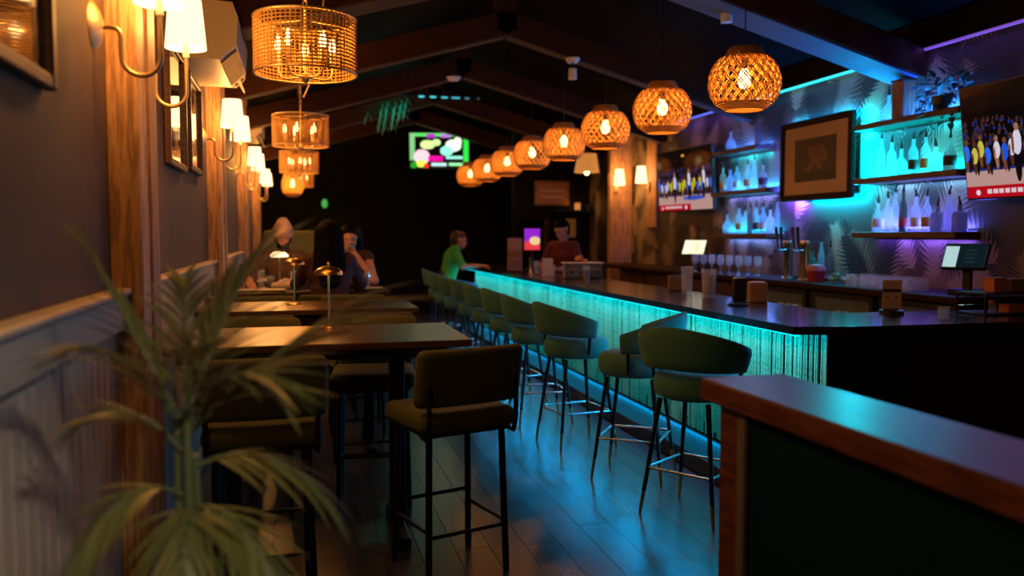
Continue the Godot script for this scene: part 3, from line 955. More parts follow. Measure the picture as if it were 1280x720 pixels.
func screen_game(w: int, h: int, sd: int, stripe: Color) -> ImageTexture:
	# a basketball broadcast: dark stands, players on the bench, pale court, red caption bar
	var im := Image.create(w, h, false, Image.FORMAT_RGB8)
	var r := RandomNumberGenerator.new()
	r.seed = sd
	im.fill(Color(0.02, 0.015, 0.025))
	im.fill_rect(Rect2i(0, 0, w, int(h * 0.22)), Color(0.06, 0.03, 0.025))
	for i in 260:
		var q := Vector2(r.randf() * w, h * r.randf_range(0.28, 0.50))
		var c: Color = [Color(0.08, 0.16, 0.50), Color(0.05, 0.05, 0.12), Color(0.30, 0.17, 0.13), Color(0.15, 0.18, 0.36)][r.randi() % 4]
		oval(im, q + Vector2(0, h * 0.025), Vector2(w, h * 1.6) * 0.009, c)
		oval(im, q, Vector2(w, w) * 0.006, Color(0.34, 0.2, 0.15) * r.randf_range(0.5, 1.0))
	im.fill_rect(Rect2i(0, int(h * 0.755), w, int(h * 0.245)), Color(0.74, 0.58, 0.55))
	im.fill_rect(Rect2i(0, int(h * 0.735), w, int(h * 0.025)), Color(0.10, 0.16, 0.45))
	oval(im, Vector2(w * 0.68, h * 0.80), Vector2(w * 0.2, h * 0.035), Color(0.20, 0.32, 0.75))
	var skin := [Color(0.45, 0.26, 0.18), Color(0.30, 0.17, 0.12), Color(0.62, 0.42, 0.33)]
	for i in 22:
		var x := (i + r.randf_range(0.2, 0.6)) * w / 22.0
		var y := h * r.randf_range(0.45, 0.52)
		var sc := skin[r.randi() % 3] as Color
		var top: Color = [Color(0.10, 0.34, 0.88), Color(0.10, 0.34, 0.88), Color(0.16, 0.42, 0.95), Color(0.85, 0.83, 0.88), stripe][r.randi() % 5]
		oval(im, Vector2(x, y + h * 0.15), Vector2(w * 0.014, h * 0.12), sc)
		oval(im, Vector2(x + w * 0.018, y + h * 0.17), Vector2(w * 0.010, h * 0.11), Color(0.05, 0.05, 0.10))
		oval(im, Vector2(x, y + h * 0.10), Vector2(w * 0.021, h * 0.075), top)
		oval(im, Vector2(x - w * 0.014, y + h * 0.13), Vector2(w * 0.006, h * 0.06), sc)
		oval(im, Vector2(x, y), Vector2(w * 0.011, h * 0.026), sc)
	for q in [[0.60, 0.36], [0.33, 0.40], [0.86, 0.34]]:
		var x: float = q[0] * w
		var y: float = q[1] * h
		oval(im, Vector2(x, y + h * 0.31), Vector2(w * 0.020, h * 0.16), Color(0.03, 0.03, 0.06))
		oval(im, Vector2(x, y + h * 0.13), Vector2(w * 0.026, h * 0.11), Color(0.86, 0.83, 0.90))
		oval(im, Vector2(x - w * 0.026, y + h * 0.14), Vector2(w * 0.008, h * 0.09), skin[0])
		oval(im, Vector2(x, y), Vector2(w * 0.014, h * 0.035), skin[2])
	oval(im, Vector2(w * 0.50, h * 0.10), Vector2(w * 0.025, h * 0.022), Color(1.0, 0.72, 0.3))  # reflection of a lamp, painted into the screen image
	im.fill_rect(Rect2i(0, int(h * 0.895), int(w * 0.62), int(h * 0.105)), Color(0.72, 0.03, 0.10))
	for i in 9:
		im.fill_rect(Rect2i(int(w * (0.13 + i * 0.037)), int(h * 0.925), int(w * 0.030), int(h * 0.042)), Color(0.88, 0.80, 0.82))
	oval(im, Vector2(w * 0.07, h * 0.947), Vector2(h, h) * 0.026, Color(0.9, 0.82, 0.84))
	oval(im, Vector2(w * 0.53, h * 0.947), Vector2(h, h) * 0.034, Color(0.9, 0.82, 0.84))
	return ImageTexture.create_from_image(im)

func screen_mat(t: Texture2D, e: float) -> StandardMaterial3D:
	var m := mk(Color(0.01, 0.01, 0.01), 0.06)
	m.metallic_specular = 0.3
	m.emission_enabled = true
	m.emission = Color.BLACK
	m.emission_texture = t
	m.emission_energy_multiplier = e
	return m

func tv(label: String, at: Vector3, bs: Basis, w: float, h: float, m: Material) -> void:
	# local +z faces the viewer
	var t := thing("television", label, "television", at)
	t.basis = bs
	obj("casing", MB.new().box(Vector3(0, 0, -0.02), Vector3(w + 0.03, h + 0.03, 0.045), 0.006), M.black, t)
	var s := MB.new()
	s.flat(Vector3(-w / 2, -h / 2, 0.004), Vector3(w / 2, -h / 2, 0.004), Vector3(w / 2, h / 2, 0.004), Vector3(-w / 2, h / 2, 0.004), Vector3(0, 0, 1))
	obj("screen", s, m, t)
	obj("wall_bracket", MB.new().box(Vector3(0, -0.02, -0.115), Vector3(0.26, 0.14, 0.13), 0.004), M.black_metal, t)

func right_wall_things() -> void:
	# televisions
	var face := Basis(Vector3.UP, -PI / 2)
	tv("large television showing a basketball game at the right end of the papered wall", Vector3(4.79, 2.26, -4.58), face * Basis(Vector3.RIGHT, 0.14), 1.43, 0.80, screen_mat(screen_game(480, 270, 4, Color(0.8, 0.75, 0.3)), 0.9))
	tv("television showing a game between the timber column and the lit shelves", Vector3(4.78, 2.29, -9.96), Basis(Vector3.UP, -PI / 2 + 0.06) * Basis(Vector3.RIGHT, 0.06), 1.36, 0.77, screen_mat(screen_game(320, 180, 9, Color(0.85, 0.8, 0.1)), 0.9))
	area("television_light", Vector3(4.66, 2.25, -4.58), Vector3(-1, -0.15, 0), Vector2(1.2, 0.7), Color(0.35, 0.35, 0.8), 0.12)
	area("television_light", Vector3(4.66, 2.28, -9.96), Vector3(-1, -0.1, 0.2), Vector2(1.2, 0.7), Color(0.4, 0.4, 0.8), 0.1)
	# framed picture standing off the wall on light tape
	var f := thing("framed_picture", "dark framed picture with tan mount on the papered wall, haloed by cyan light", "picture", Vector3(4.90, 2.33, -7.32))
	for s in [-1.0, 1.0]:
		obj("frame_stile", MB.new().box(Vector3(0, 0, s * 0.555), Vector3(0.05, 0.79, 0.065), 0.008), M.frame, f)
		obj("frame_rail", MB.new().box(Vector3(0, s * 0.367, 0), Vector3(0.05, 0.065, 1.046), 0.008), M.frame, f)
	obj("mount", MB.new().box(Vector3(0.006, 0, 0), Vector3(0.02, 0.69, 1.06)), mk(Color(0.62, 0.42, 0.27), 0.8), f)
	var art := MB.new()
	art.flat(Vector3(-0.0055, -0.21, -0.34), Vector3(-0.0055, -0.21, 0.34), Vector3(-0.0055, 0.21, 0.34), Vector3(-0.0055, 0.21, -0.34), Vector3(-1, 0, 0))
	var am := mk(Color.WHITE, 0.6)
	am.albedo_texture = art_print()
	obj("print", art, am, f)
	var tape := glow(Color(0.0, 0.9, 1.0), 1.6)
	for s in [-1.0, 1.0]:
		obj("light_tape", MB.new().box(Vector3(0.045, 0, s * 0.53), Vector3(0.012, 0.72, 0.012)), tape if s > 0 else M.led_blue, f)
		obj("light_tape", MB.new().box(Vector3(0.045, s * 0.345, 0), Vector3(0.012, 0.012, 1.0)), tape, f)
	obj("back_box", MB.new().box(Vector3(0.055, 0, 0), Vector3(0.07, 0.5, 0.8)), M.black, f)
	area("picture_led_light_near", Vector3(4.945, 2.33, -6.75), Vector3(0.55, 0, 1), Vector2(0.02, 0.75), Color(0.0, 0.75, 0.95), 2.6)
	area("picture_led_light_top", Vector3(4.945, 2.70, -7.32), Vector3(1, 0.8, 0), Vector2(1.1, 0.02), Color(0.0, 0.4, 1.0), 0.8)
	area("picture_led_light_bottom", Vector3(4.945, 1.96, -7.1), Vector3(0.55, -1, 0), Vector2(0.8, 0.02), Color(0.0, 0.6, 1.0), 1.9)
	area("picture_led_light_corner", Vector3(4.945, 1.96, -7.75), Vector3(0.55, -1, -0.3), Vector2(0.4, 0.02), Color(0.16, 0.06, 1.0), 1.1)
	area("picture_led_light_far", Vector3(4.945, 2.33, -7.89), Vector3(0.55, 0, -1), Vector2(0.02, 0.75), Color(0.06, 0.10, 1.0), 1.0)
	# six shelves with light tape at the back edge
	var sh := [
		# z0, z1, y, label, tape colour, light colour, energy
		[-6.55, -5.33, 2.55, "top floating wooden shelf right of the framed picture, carrying a trailing plant", Color(0.02, 0.20, 1.0), 2.2],
		[-6.55, -5.33, 2.085, "middle floating wooden shelf right of the framed picture, washed in cyan", Color(0.0, 0.75, 0.95), 1.5],
		[-6.55, -5.33, 1.62, "bottom floating wooden shelf right of the framed picture, washed in blue violet", Color(0.10, 0.12, 1.0), 1.4],
		[-9.20, -8.20, 2.56, "top floating wooden shelf between the picture and the farther television", Color(0.04, 0.20, 1.0), 0.8],
		[-9.20, -7.98, 2.09, "middle floating wooden shelf between the picture and the farther television", Color(0.03, 0.32, 1.0), 1.2],
		[-9.18, -7.96, 1.61, "bottom floating wooden shelf between the picture and the farther television", Color(0.0, 0.45, 1.0), 1.2],
	]
	for q in sh:
		var l: float = q[1] - q[0]
		var c := Vector3(4.88, q[2], (q[0] + q[1]) / 2)
		var t := thing("wall_shelf", q[3], "shelf", c, 0, "floating bottle shelves")
		obj("board", MB.new().box(Vector3(0, -0.024, 0), Vector3(0.239, 0.05, l), 0.005), M.shelf, t)
		obj("light_tape", MB.new().box(Vector3(0.105, 0.005, 0), Vector3(0.014, 0.010, l - 0.06)), glow(q[4], 1.1), t)
		area("shelf_led_light", c + Vector3(0.09, 0.014, 0), Vector3(-0.25, 1, 0), Vector2(l - 0.1, 0.015), q[4], q[5])
		var under: Color = Color(0.0, 0.6, 0.9) if q[2] > 2.3 else (q[4] as Color).lerp(Color(0.25, 0.05, 0.8), 0.5)
		area("shelf_led_light", c + Vector3(0.09, -0.056, 0), Vector3(-0.15, -1, 0), Vector2(l - 0.1, 0.015), under, 0.45)
	var lo := mk(Color(0.65, 0.28, 0.08), 0.6)
	var lw := mk(Color(0.75, 0.72, 0.68), 0.6)
	var lr := mk(Color(0.5, 0.05, 0.04), 0.6)
	var ld := mk(Color(0.06, 0.03, 0.02), 0.6)
	var amber := backlit(Color(0.40, 0.17, 0.03), 0.25, 1.0)
	var brown := backlit(Color(0.10, 0.035, 0.015), 0.25, 0.7)
	var dgreen := backlit(Color(0.02, 0.06, 0.02), 0.2, 0.6)
	var bgreen := backlit(Color(0.10, 0.70, 0.15), 0.25, 1.2)
	var cl: Material = M.bottle_clear
	var violet := backlit(Color(0.30, 0.16, 0.55), 0.3, 1.0)
	var R2 := " on the middle shelf right of the framed picture"
	var R3 := " on the bottom shelf right of the framed picture"
	var L2 := " on the middle shelf left of the framed picture"
	var L3 := " on the bottom shelf left of the framed picture"
	var bt := [
		["slim clear bottle nearest the picture" + R2, -6.44, 2.085, 2, cl, null],
		["broad clear bottle, second from the picture," + R2, -6.31, 2.085, 0, cl, null],
		["small clear bottle, third from the picture," + R2, -6.19, 2.085, 4, cl, null],
		["clear bottle with dark label" + R2, -6.05, 2.085, 0, cl, ld],
		["clear bottle with orange label" + R2, -5.91, 2.085, 0, cl, lo],
		["squat clear decanter" + R2, -5.80, 2.085, 3, cl, null],
		["amber liquor bottle" + R2, -5.65, 2.085, 1, amber, ld],
		["clear round bottle nearest the picture" + R3, -6.46, 1.62, 1, cl, lw],
		["plain clear bottle, second from the picture," + R3, -6.34, 1.62, 0, cl, null],
		["tall slim clear bottle" + R3, -6.25, 1.62, 2, cl, null],
		["dark green bottle with red label" + R3, -6.15, 1.62, 2, dgreen, lr],
		["pale labelled clear bottle" + R3, -6.0, 1.62, 0, cl, lw],
		["clear bottle with orange label" + R3, -5.88, 1.62, 0, cl, lo],
		["squat brown bottle, the left one," + R3, -5.76, 1.62, 3, brown, null],
		["violet tinted bottle" + R3, -5.64, 1.62, 0, violet, null],
		["squat brown bottle at the right end" + R3, -5.53, 1.62, 3, brown, null],
		["orange labelled bottle at the far end" + L2, -9.22, 2.09, 0, amber, lo],
		["violet tinted bottle" + L2, -9.05, 2.09, 1, violet, null],
		["clear bottle with white label" + L2, -8.90, 2.09, 0, cl, lw],
		["clear bottle with orange label" + L2, -8.66, 2.09, 0, cl, lo],
		["plain clear bottle" + L2, -8.52, 2.09, 2, cl, null],
		["dark amber bottle nearest the picture" + L2, -8.34, 2.09, 1, amber, ld],
		["low clear bottle at the far end" + L3, -9.1, 1.61, 4, cl, null],
		["clear bottle with orange label" + L3, -8.83, 1.61, 0, cl, lo],
		["broad plain clear bottle" + L3, -8.70, 1.61, 1, cl, null],
		["dark bottle" + L3, -8.58, 1.61, 0, brown, null],
		["clear bottle with dark label" + L3, -8.46, 1.61, 0, cl, ld],
		["clear bottle with white label" + L3, -8.32, 1.61, 0, cl, lw],
		["bright green bottle" + L3, -8.18, 1.61, 1, bgreen, null],
		["slim plain clear bottle nearest the picture" + L3, -8.05, 1.61, 2, cl, null],
		["dark bottle alone on the top shelf left of the framed picture", -8.46, 2.56, 0, brown, null],
		["small clear bottle on the top shelf left of the framed picture", -9.05, 2.56, 4, cl, null],
		["clear glass bottle at the left end of the shelf carrying the plant", -6.36, 2.55, 4, cl, null],
	]
	for q in bt:
		bottle(q[0], Vector3(4.865, q[2] + 0.002, q[1] + 0.13), q[3], q[4], q[5], true, "liquor bottles on the lit shelves")
	var bx := thing("carved_box", "tall dark brown wooden block on the shelf beside the trailing plant", "ornament", Vector3(4.86, 2.552, -6.05))
	obj("body", MB.new().box(Vector3(0, 0.15, 0), Vector3(0.13, 0.30, 0.13), 0.01), M.post_side, bx)
	obj("rim", MB.new().box(Vector3(0, 0.305, 0), Vector3(0.145, 0.02, 0.145), 0.004), M.shelf, bx)
	var pl := thing("trailing_plant", "bushy dark trailing plant in a pot on the top right shelf", "plant", Vector3(4.85, 2.552, -5.60))
	obj("pot", MB.new().lathe([Vector2(0, 0), Vector2(0.06, 0), Vector2(0.08, 0.11), Vector2(0.072, 0.11), Vector2(0.05, 0.02), Vector2(0, 0.02)], 18), M.black, pl)
	var lf := leaf_mesh(0.10, 0.045, 0.25)
	var lm := backlit(Color(0.012, 0.045, 0.012), 0.6, 0.1)
	for i in 90:
		var a := rng.randf() * TAU
		var rad := 0.19 * sqrt(rng.randf())
		var y := 0.10 + rng.randf() * 0.24 * (1.0 - rad * 2.5)
		if i > 66:
			rad = 0.10 + rng.randf() * 0.03
			a = PI + rng.randf_range(-1.2, 1.2)
			y = 0.08 - rng.randf() * 0.26
		var lo2 := obj("leaf", lf, lm, pl, Vector3(cos(a) * rad * 0.7, y, sin(a) * rad * 1.3))
		lo2.basis = Basis(Vector3.UP, -a + rng.randf_range(-0.6, 0.6)) * Basis(Vector3(0, 0, 1), rng.randf_range(-1.0, 0.9))
	# back bar: counter over coolers and cupboards
	var bc := thing("back_counter", "long dark wooden back counter under the shelves behind the bar", "counter", Vector3(4.68, 0, -8.45))
	obj("top", MB.new().box(Vector3(-0.02, 1.145, 0), Vector3(0.60, 0.05, 7.2), 0.006), M.beam, bc)
	obj("plinth", MB.new().box(Vector3(0.02, 0.05, 0), Vector3(0.50, 0.10, 7.1)), M.black, bc)
	var cn := ["nearest", "second", "third"]
	for i in 3:
		var z := -5.32 - i * 0.92
		var u := thing("bottle_cooler", "%s glass fronted cooler from the camera under the back counter" % cn[i], "cooler", Vector3(4.70, 0.10, z), 0, "coolers under the back counter")
		obj("cabinet", MB.new().box(Vector3(0.20, 0.51, 0), Vector3(0.06, 1.01, 0.88)), M.black, u)
		for s in [-1.0, 1.0]:
			obj("side_wall", MB.new().box(Vector3(-0.03, 0.51, s * 0.43), Vector3(0.40, 1.01, 0.02)), M.black, u)
			obj("shelf_plate", MB.new().box(Vector3(-0.02, 0.50 + s * 0.2, 0), Vector3(0.36, 0.012, 0.83)), M.steel, u)
		obj("base_plate", MB.new().box(Vector3(-0.03, 0.02, 0), Vector3(0.40, 0.03, 0.83)), M.black, u)
		obj("interior_lamp", MB.new().box(Vector3(0.0, 0.99, 0), Vector3(0.03, 0.015, 0.5)), glow(Color(0.6, 0.85, 0.7), 0.8), u)
		omni("cooler_light", Vector3(-0.02, 0.985, 0), Color(0.55, 0.85, 0.65), 0.008, 0.02, u)
		var d = obj("door", MB.new().box(Vector3(-0.245, 0.51, 0.40), Vector3(0.03, 1.0, 0.05), 0.003).box(Vector3(-0.245, 0.51, -0.40), Vector3(0.03, 1.0, 0.05), 0.003).box(Vector3(-0.245, 0.985, 0), Vector3(0.03, 0.05, 0.76), 0.003).box(Vector3(-0.245, 0.035, 0), Vector3(0.03, 0.05, 0.76), 0.003), M.black, u)
		obj("pane", MB.new().box(Vector3(-0.24, 0.51, 0), Vector3(0.006, 0.90, 0.76)), M.clear, d)
		obj("handle", MB.new().tube([Vector3(-0.275, 0.35, 0.39), Vector3(-0.275, 0.70, 0.39)], 0.008, 8), M.steel, d)
		for k in 6:
			var can := thing("drink_can", "pale drink cans in a row inside the %s cooler" % cn[i], "can", Vector3(4.64, 0.807, z - 0.3 + k * 0.12), 0, "cans in the %s cooler" % cn[i])
			obj("body", MB.new().lathe([Vector2(0, 0), Vector2(0.028, 0), Vector2(0.033, 0.01), Vector2(0.033, 0.10), Vector2(0.027, 0.12), Vector2(0, 0.118)], 14), M.white, can)
	for i in 4:
		var z := -8.09 - i * 0.93
		var u := thing("base_cabinet", "%s wooden cupboard from the camera under the back counter" % ["nearest", "second", "third", "farthest"][i], "cabinet", Vector3(4.70, 0.10, z), 0, "cupboards under the back counter")
		obj("carcass", MB.new().box(Vector3(0.01, 0.51, 0), Vector3(0.46, 1.01, 0.91), 0.003), M.beam, u)
		for s in [-1.0, 1.0]:
			var d = obj("door", MB.new().box(Vector3(-0.23, 0.51, s * 0.225), Vector3(0.022, 0.95, 0.43), 0.004), M.shelf, u)
			obj("knob", MB.new().ball(Vector3(-0.252, 0.75, s * 0.05), Vector3(0.014, 0.014, 0.014), 10, 6), M.brass, d)
	# on the back counter
	var y0 := 1.171
	for i in 2:
		var t := thing("beer_tap", ["taller copper beer tap column on the back counter, left one", "right copper beer tap column beside the red container"][i], "beer tap", Vector3(4.60, y0, [-7.28, -7.0][i]), 0, "beer taps")
		obj("column", MB.new().lathe([Vector2(0, 0), Vector2(0.065, 0), Vector2(0.065, 0.012), Vector2(0.045, 0.02), Vector2(0.045, 0.33), Vector2(0.05, 0.34), Vector2(0.04, 0.37), Vector2(0, 0.375)], 22), M.brass if i else M.steel, t)
		for s in [-1.0, 1.0]:
			obj("spout", MB.new().tube([Vector3(-0.04, 0.28, s * 0.03), Vector3(-0.10, 0.28, s * 0.035), Vector3(-0.115, 0.25, s * 0.035)], 0.009, 8), M.steel, t)
			obj("tap_handle", MB.new().tube([Vector3(-0.085, 0.285, s * 0.035), Vector3(-0.095, 0.34, s * 0.037), Vector3(-0.11, 0.50, s * 0.042)], [0.008, 0.011, 0.017], 10), M.black if s > 0 else M.redwood, t)
	var red := thing("bar_bucket", "red topped round container on the back counter beside the beer taps", "container", Vector3(4.58, y0, -6.79))
	obj("body", MB.new().lathe([Vector2(0, 0), Vector2(0.07, 0), Vector2(0.08, 0.10), Vector2(0, 0.10)], 20), mk(Color(0.35, 0.03, 0.03), 0.4), red)
	obj("lid", MB.new().lathe([Vector2(0, 0.10), Vector2(0.085, 0.10), Vector2(0.085, 0.115), Vector2(0.07, 0.15), Vector2(0, 0.16)], 20), mk(Color(0.6, 0.25, 0.25), 0.4), red)
	var sb := thing("bottle_rack", "cluster tray of dark pour bottles behind the beer taps", "rack", Vector3(4.80, y0, -7.1))
	obj("tray", MB.new().box(Vector3(0, 0.015, 0), Vector3(0.16, 0.03, 0.6), 0.006), M.black, sb)
	for k in 4:
		bottle(["brown pour bottle at the left end of the tray behind the beer taps", "dark green pour bottle behind the beer taps", "clear pour bottle behind the beer taps", "brown pour bottle at the right end of the tray behind the beer taps"][k], Vector3(4.80, y0 + 0.03, -7.32 + k * 0.14), k % 3, [brown, dgreen, cl, brown][k], null, true, "pour bottles behind the beer taps")
	for k in 2:
		var t := thing("garnish_bowl", ["green citrus filled bowl on the back counter, left of the glasses", "second bowl of green citrus nearest the glass rows"][k], "bowl", Vector3(4.58, y0, -6.5 + k * 0.2))
		obj("bowl", MB.new().lathe([Vector2(0, 0), Vector2(0.05, 0), Vector2(0.085, 0.07), Vector2(0.08, 0.07), Vector2(0.047, 0.008), Vector2(0, 0.008)], 20), M.clear, t)
		for j in 9:
			obj("citrus", MB.new().ball(Vector3(cos(j * 2.4) * 0.045 * (0.4 if j > 6 else 1.0), 0.035 + 0.035 * (j / 5), sin(j * 2.4) * 0.045 * (0.4 if j > 6 else 1.0)), Vector3(0.022, 0.020, 0.022), 10, 7), mk(Color(0.10, 0.28, 0.04), 0.4), t)
	var g0: Node3D
	for k in 14:
		var p := Vector3(4.47 + 0.13 * (k % 2), y0, -6.14 + (k / 2) * 0.115)
		if k == 0:
			g0 = thing("rocks_glass", "upturned clear rocks glasses in two rows on the back counter", "glass", p, 0, "rocks glasses in rows under the right shelves")
			obj("cup", MB.new().lathe([Vector2(0, 0.105), Vector2(0.034, 0.105), Vector2(0.036, 0.10), Vector2(0.042, 0.0), Vector2(0.039, 0.0), Vector2(0.033, 0.09), Vector2(0, 0.092)], 18), M.tumbler, g0)
		else:
			copy(g0, "rocks_glass", "upturned clear rocks glasses in two rows on the back counter", p)
	var w0: Node3D
	for k in 12:
		var p := Vector3(4.48 + 0.16 * (k % 2), y0, -9.0 + (k / 2) * 0.20 + 0.10 * (k % 2))
		if k == 0:
			w0 = thing("wine_glass", "clear stemmed wine glasses standing in rows under the left shelves", "glass", p, 0, "wine glasses on the back counter")
			obj("bowl", MB.new().lathe([Vector2(0.004, 0.085), Vector2(0.03, 0.10), Vector2(0.042, 0.135), Vector2(0.036, 0.20), Vector2(0.034, 0.20), Vector2(0.039, 0.135), Vector2(0.028, 0.104), Vector2(0.0, 0.092)], 18), M.tumbler, w0)
			obj("stem", MB.new().lathe([Vector2(0, 0), Vector2(0.034, 0), Vector2(0.033, 0.003), Vector2(0.005, 0.012), Vector2(0.004, 0.09), Vector2(0, 0.09)], 16), M.tumbler, w0)
		else:
			copy(w0, "wine_glass", "clear stemmed wine glasses standing in rows under the left shelves", p)
	# order screens
	for i in 2:
		var t := thing("order_screen", ["dark order terminal with tilted screen at the right end of the back counter", "glowing tilted order screen on the back counter below the farther television"][i], "terminal", Vector3(4.62, y0, [-5.06, -9.30][i]), [-PI / 2 + 0.5, -PI / 2 + 0.65][i])
		obj("stand", MB.new().box(Vector3(0, 0.02, -0.03), Vector3(0.20, 0.04, 0.18), 0.006).box(Vector3(0, 0.12, -0.05), Vector3(0.06, 0.22, 0.04), 0.006), M.black, t)
		var tb := Basis(Vector3.RIGHT, -0.5)
		var c := Vector3(0, 0.27, 0.0)
		obj("housing", MB.new().box(c, Vector3(0.30, 0.21, 0.03), 0.008, tb), M.black, t)
		var s := MB.new()
		var e := func(x: float, y: float) -> Vector3: return c + tb * Vector3(x, y, 0.017)
		s.flat(e.call(-0.138, -0.092), e.call(0.138, -0.092), e.call(0.138, 0.092), e.call(-0.138, 0.092), tb * Vector3(0, 0, 1))
		var im := Image.create(96, 64, false, Image.FORMAT_RGB8)
		im.fill(Color(0.05, 0.11, 0.14) if i == 0 else Color(0.95, 0.9, 0.75))
		im.fill_rect(Rect2i(0, 6, 32, 58), Color(0.72, 0.86, 0.86) if i == 0 else Color(1, 0.95, 0.8))
		for j in 4:
			im.fill_rect(Rect2i(50, 14 + j * 11, 24, 5), Color(0.10, 0.18, 0.20) if i == 0 else Color(0.8, 0.72, 0.6))
		obj("screen", s, screen_mat(ImageTexture.create_from_image(im), 0.9 if i == 0 else 1.4), t)

func art_print() -> ImageTexture:
	var im := Image.create(128, 80, false, Image.FORMAT_RGB8)
	im.fill(lin(0.08, 0.058, 0.04))
	im.fill_rect(Rect2i(0, 62, 128, 18), lin(0.04, 0.03, 0.022))
	# a vague bunch of pale petals and leaves
	for q in [[62, 30, 15], [80, 26, 14], [48, 24, 10], [72, 42, 10], [92, 34, 11], [54, 46, 8], [44, 56, 6], [78, 54, 6]]:
		for y in range(q[1] - q[2], q[1] + q[2]):
			for x in range(q[0] - q[2], q[0] + q[2]):
				var d = Vector2(x - q[0], y - q[1]).length() / q[2]
				if d < 1.0 and x > 0 and y > 0 and x < 128 and y < 80:
					im.set_pixel(x, y, lin(0.34, 0.16, 0.08).lerp(lin(0.17, 0.09, 0.05), absf(sin(d * 7.0 + q[0]))))
	return ImageTexture.create_from_image(im)

func leaf_mesh(l: float, w: float, droop: float) -> ArrayMesh:
	# a leaf along +x with a folded midrib and some thickness at the rib
	var m := MB.new()
	var n := 7
	for i in n:
		var pr := []
		for e in 2:
			var t := float(i + e) / n
			var ww := w * 0.5 * sin(PI * pow(t, 0.7)) + 0.0006
			var x := l * t
			var y := -droop * l * t * t
			pr.append([Vector3(x, y + 0.0015, 0), Vector3(x, y + ww * 0.35, ww), Vector3(x, y + ww * 0.35, -ww)])
		var a = pr[0]
		var b = pr[1]
		m.flat(a[0], b[0], b[1], a[1], Vector3(0.1, 1, -0.35).normalized())
		m.flat(a[0], b[0], b[2], a[2], Vector3(0.1, 1, 0.35).normalized())
	return m.mesh()

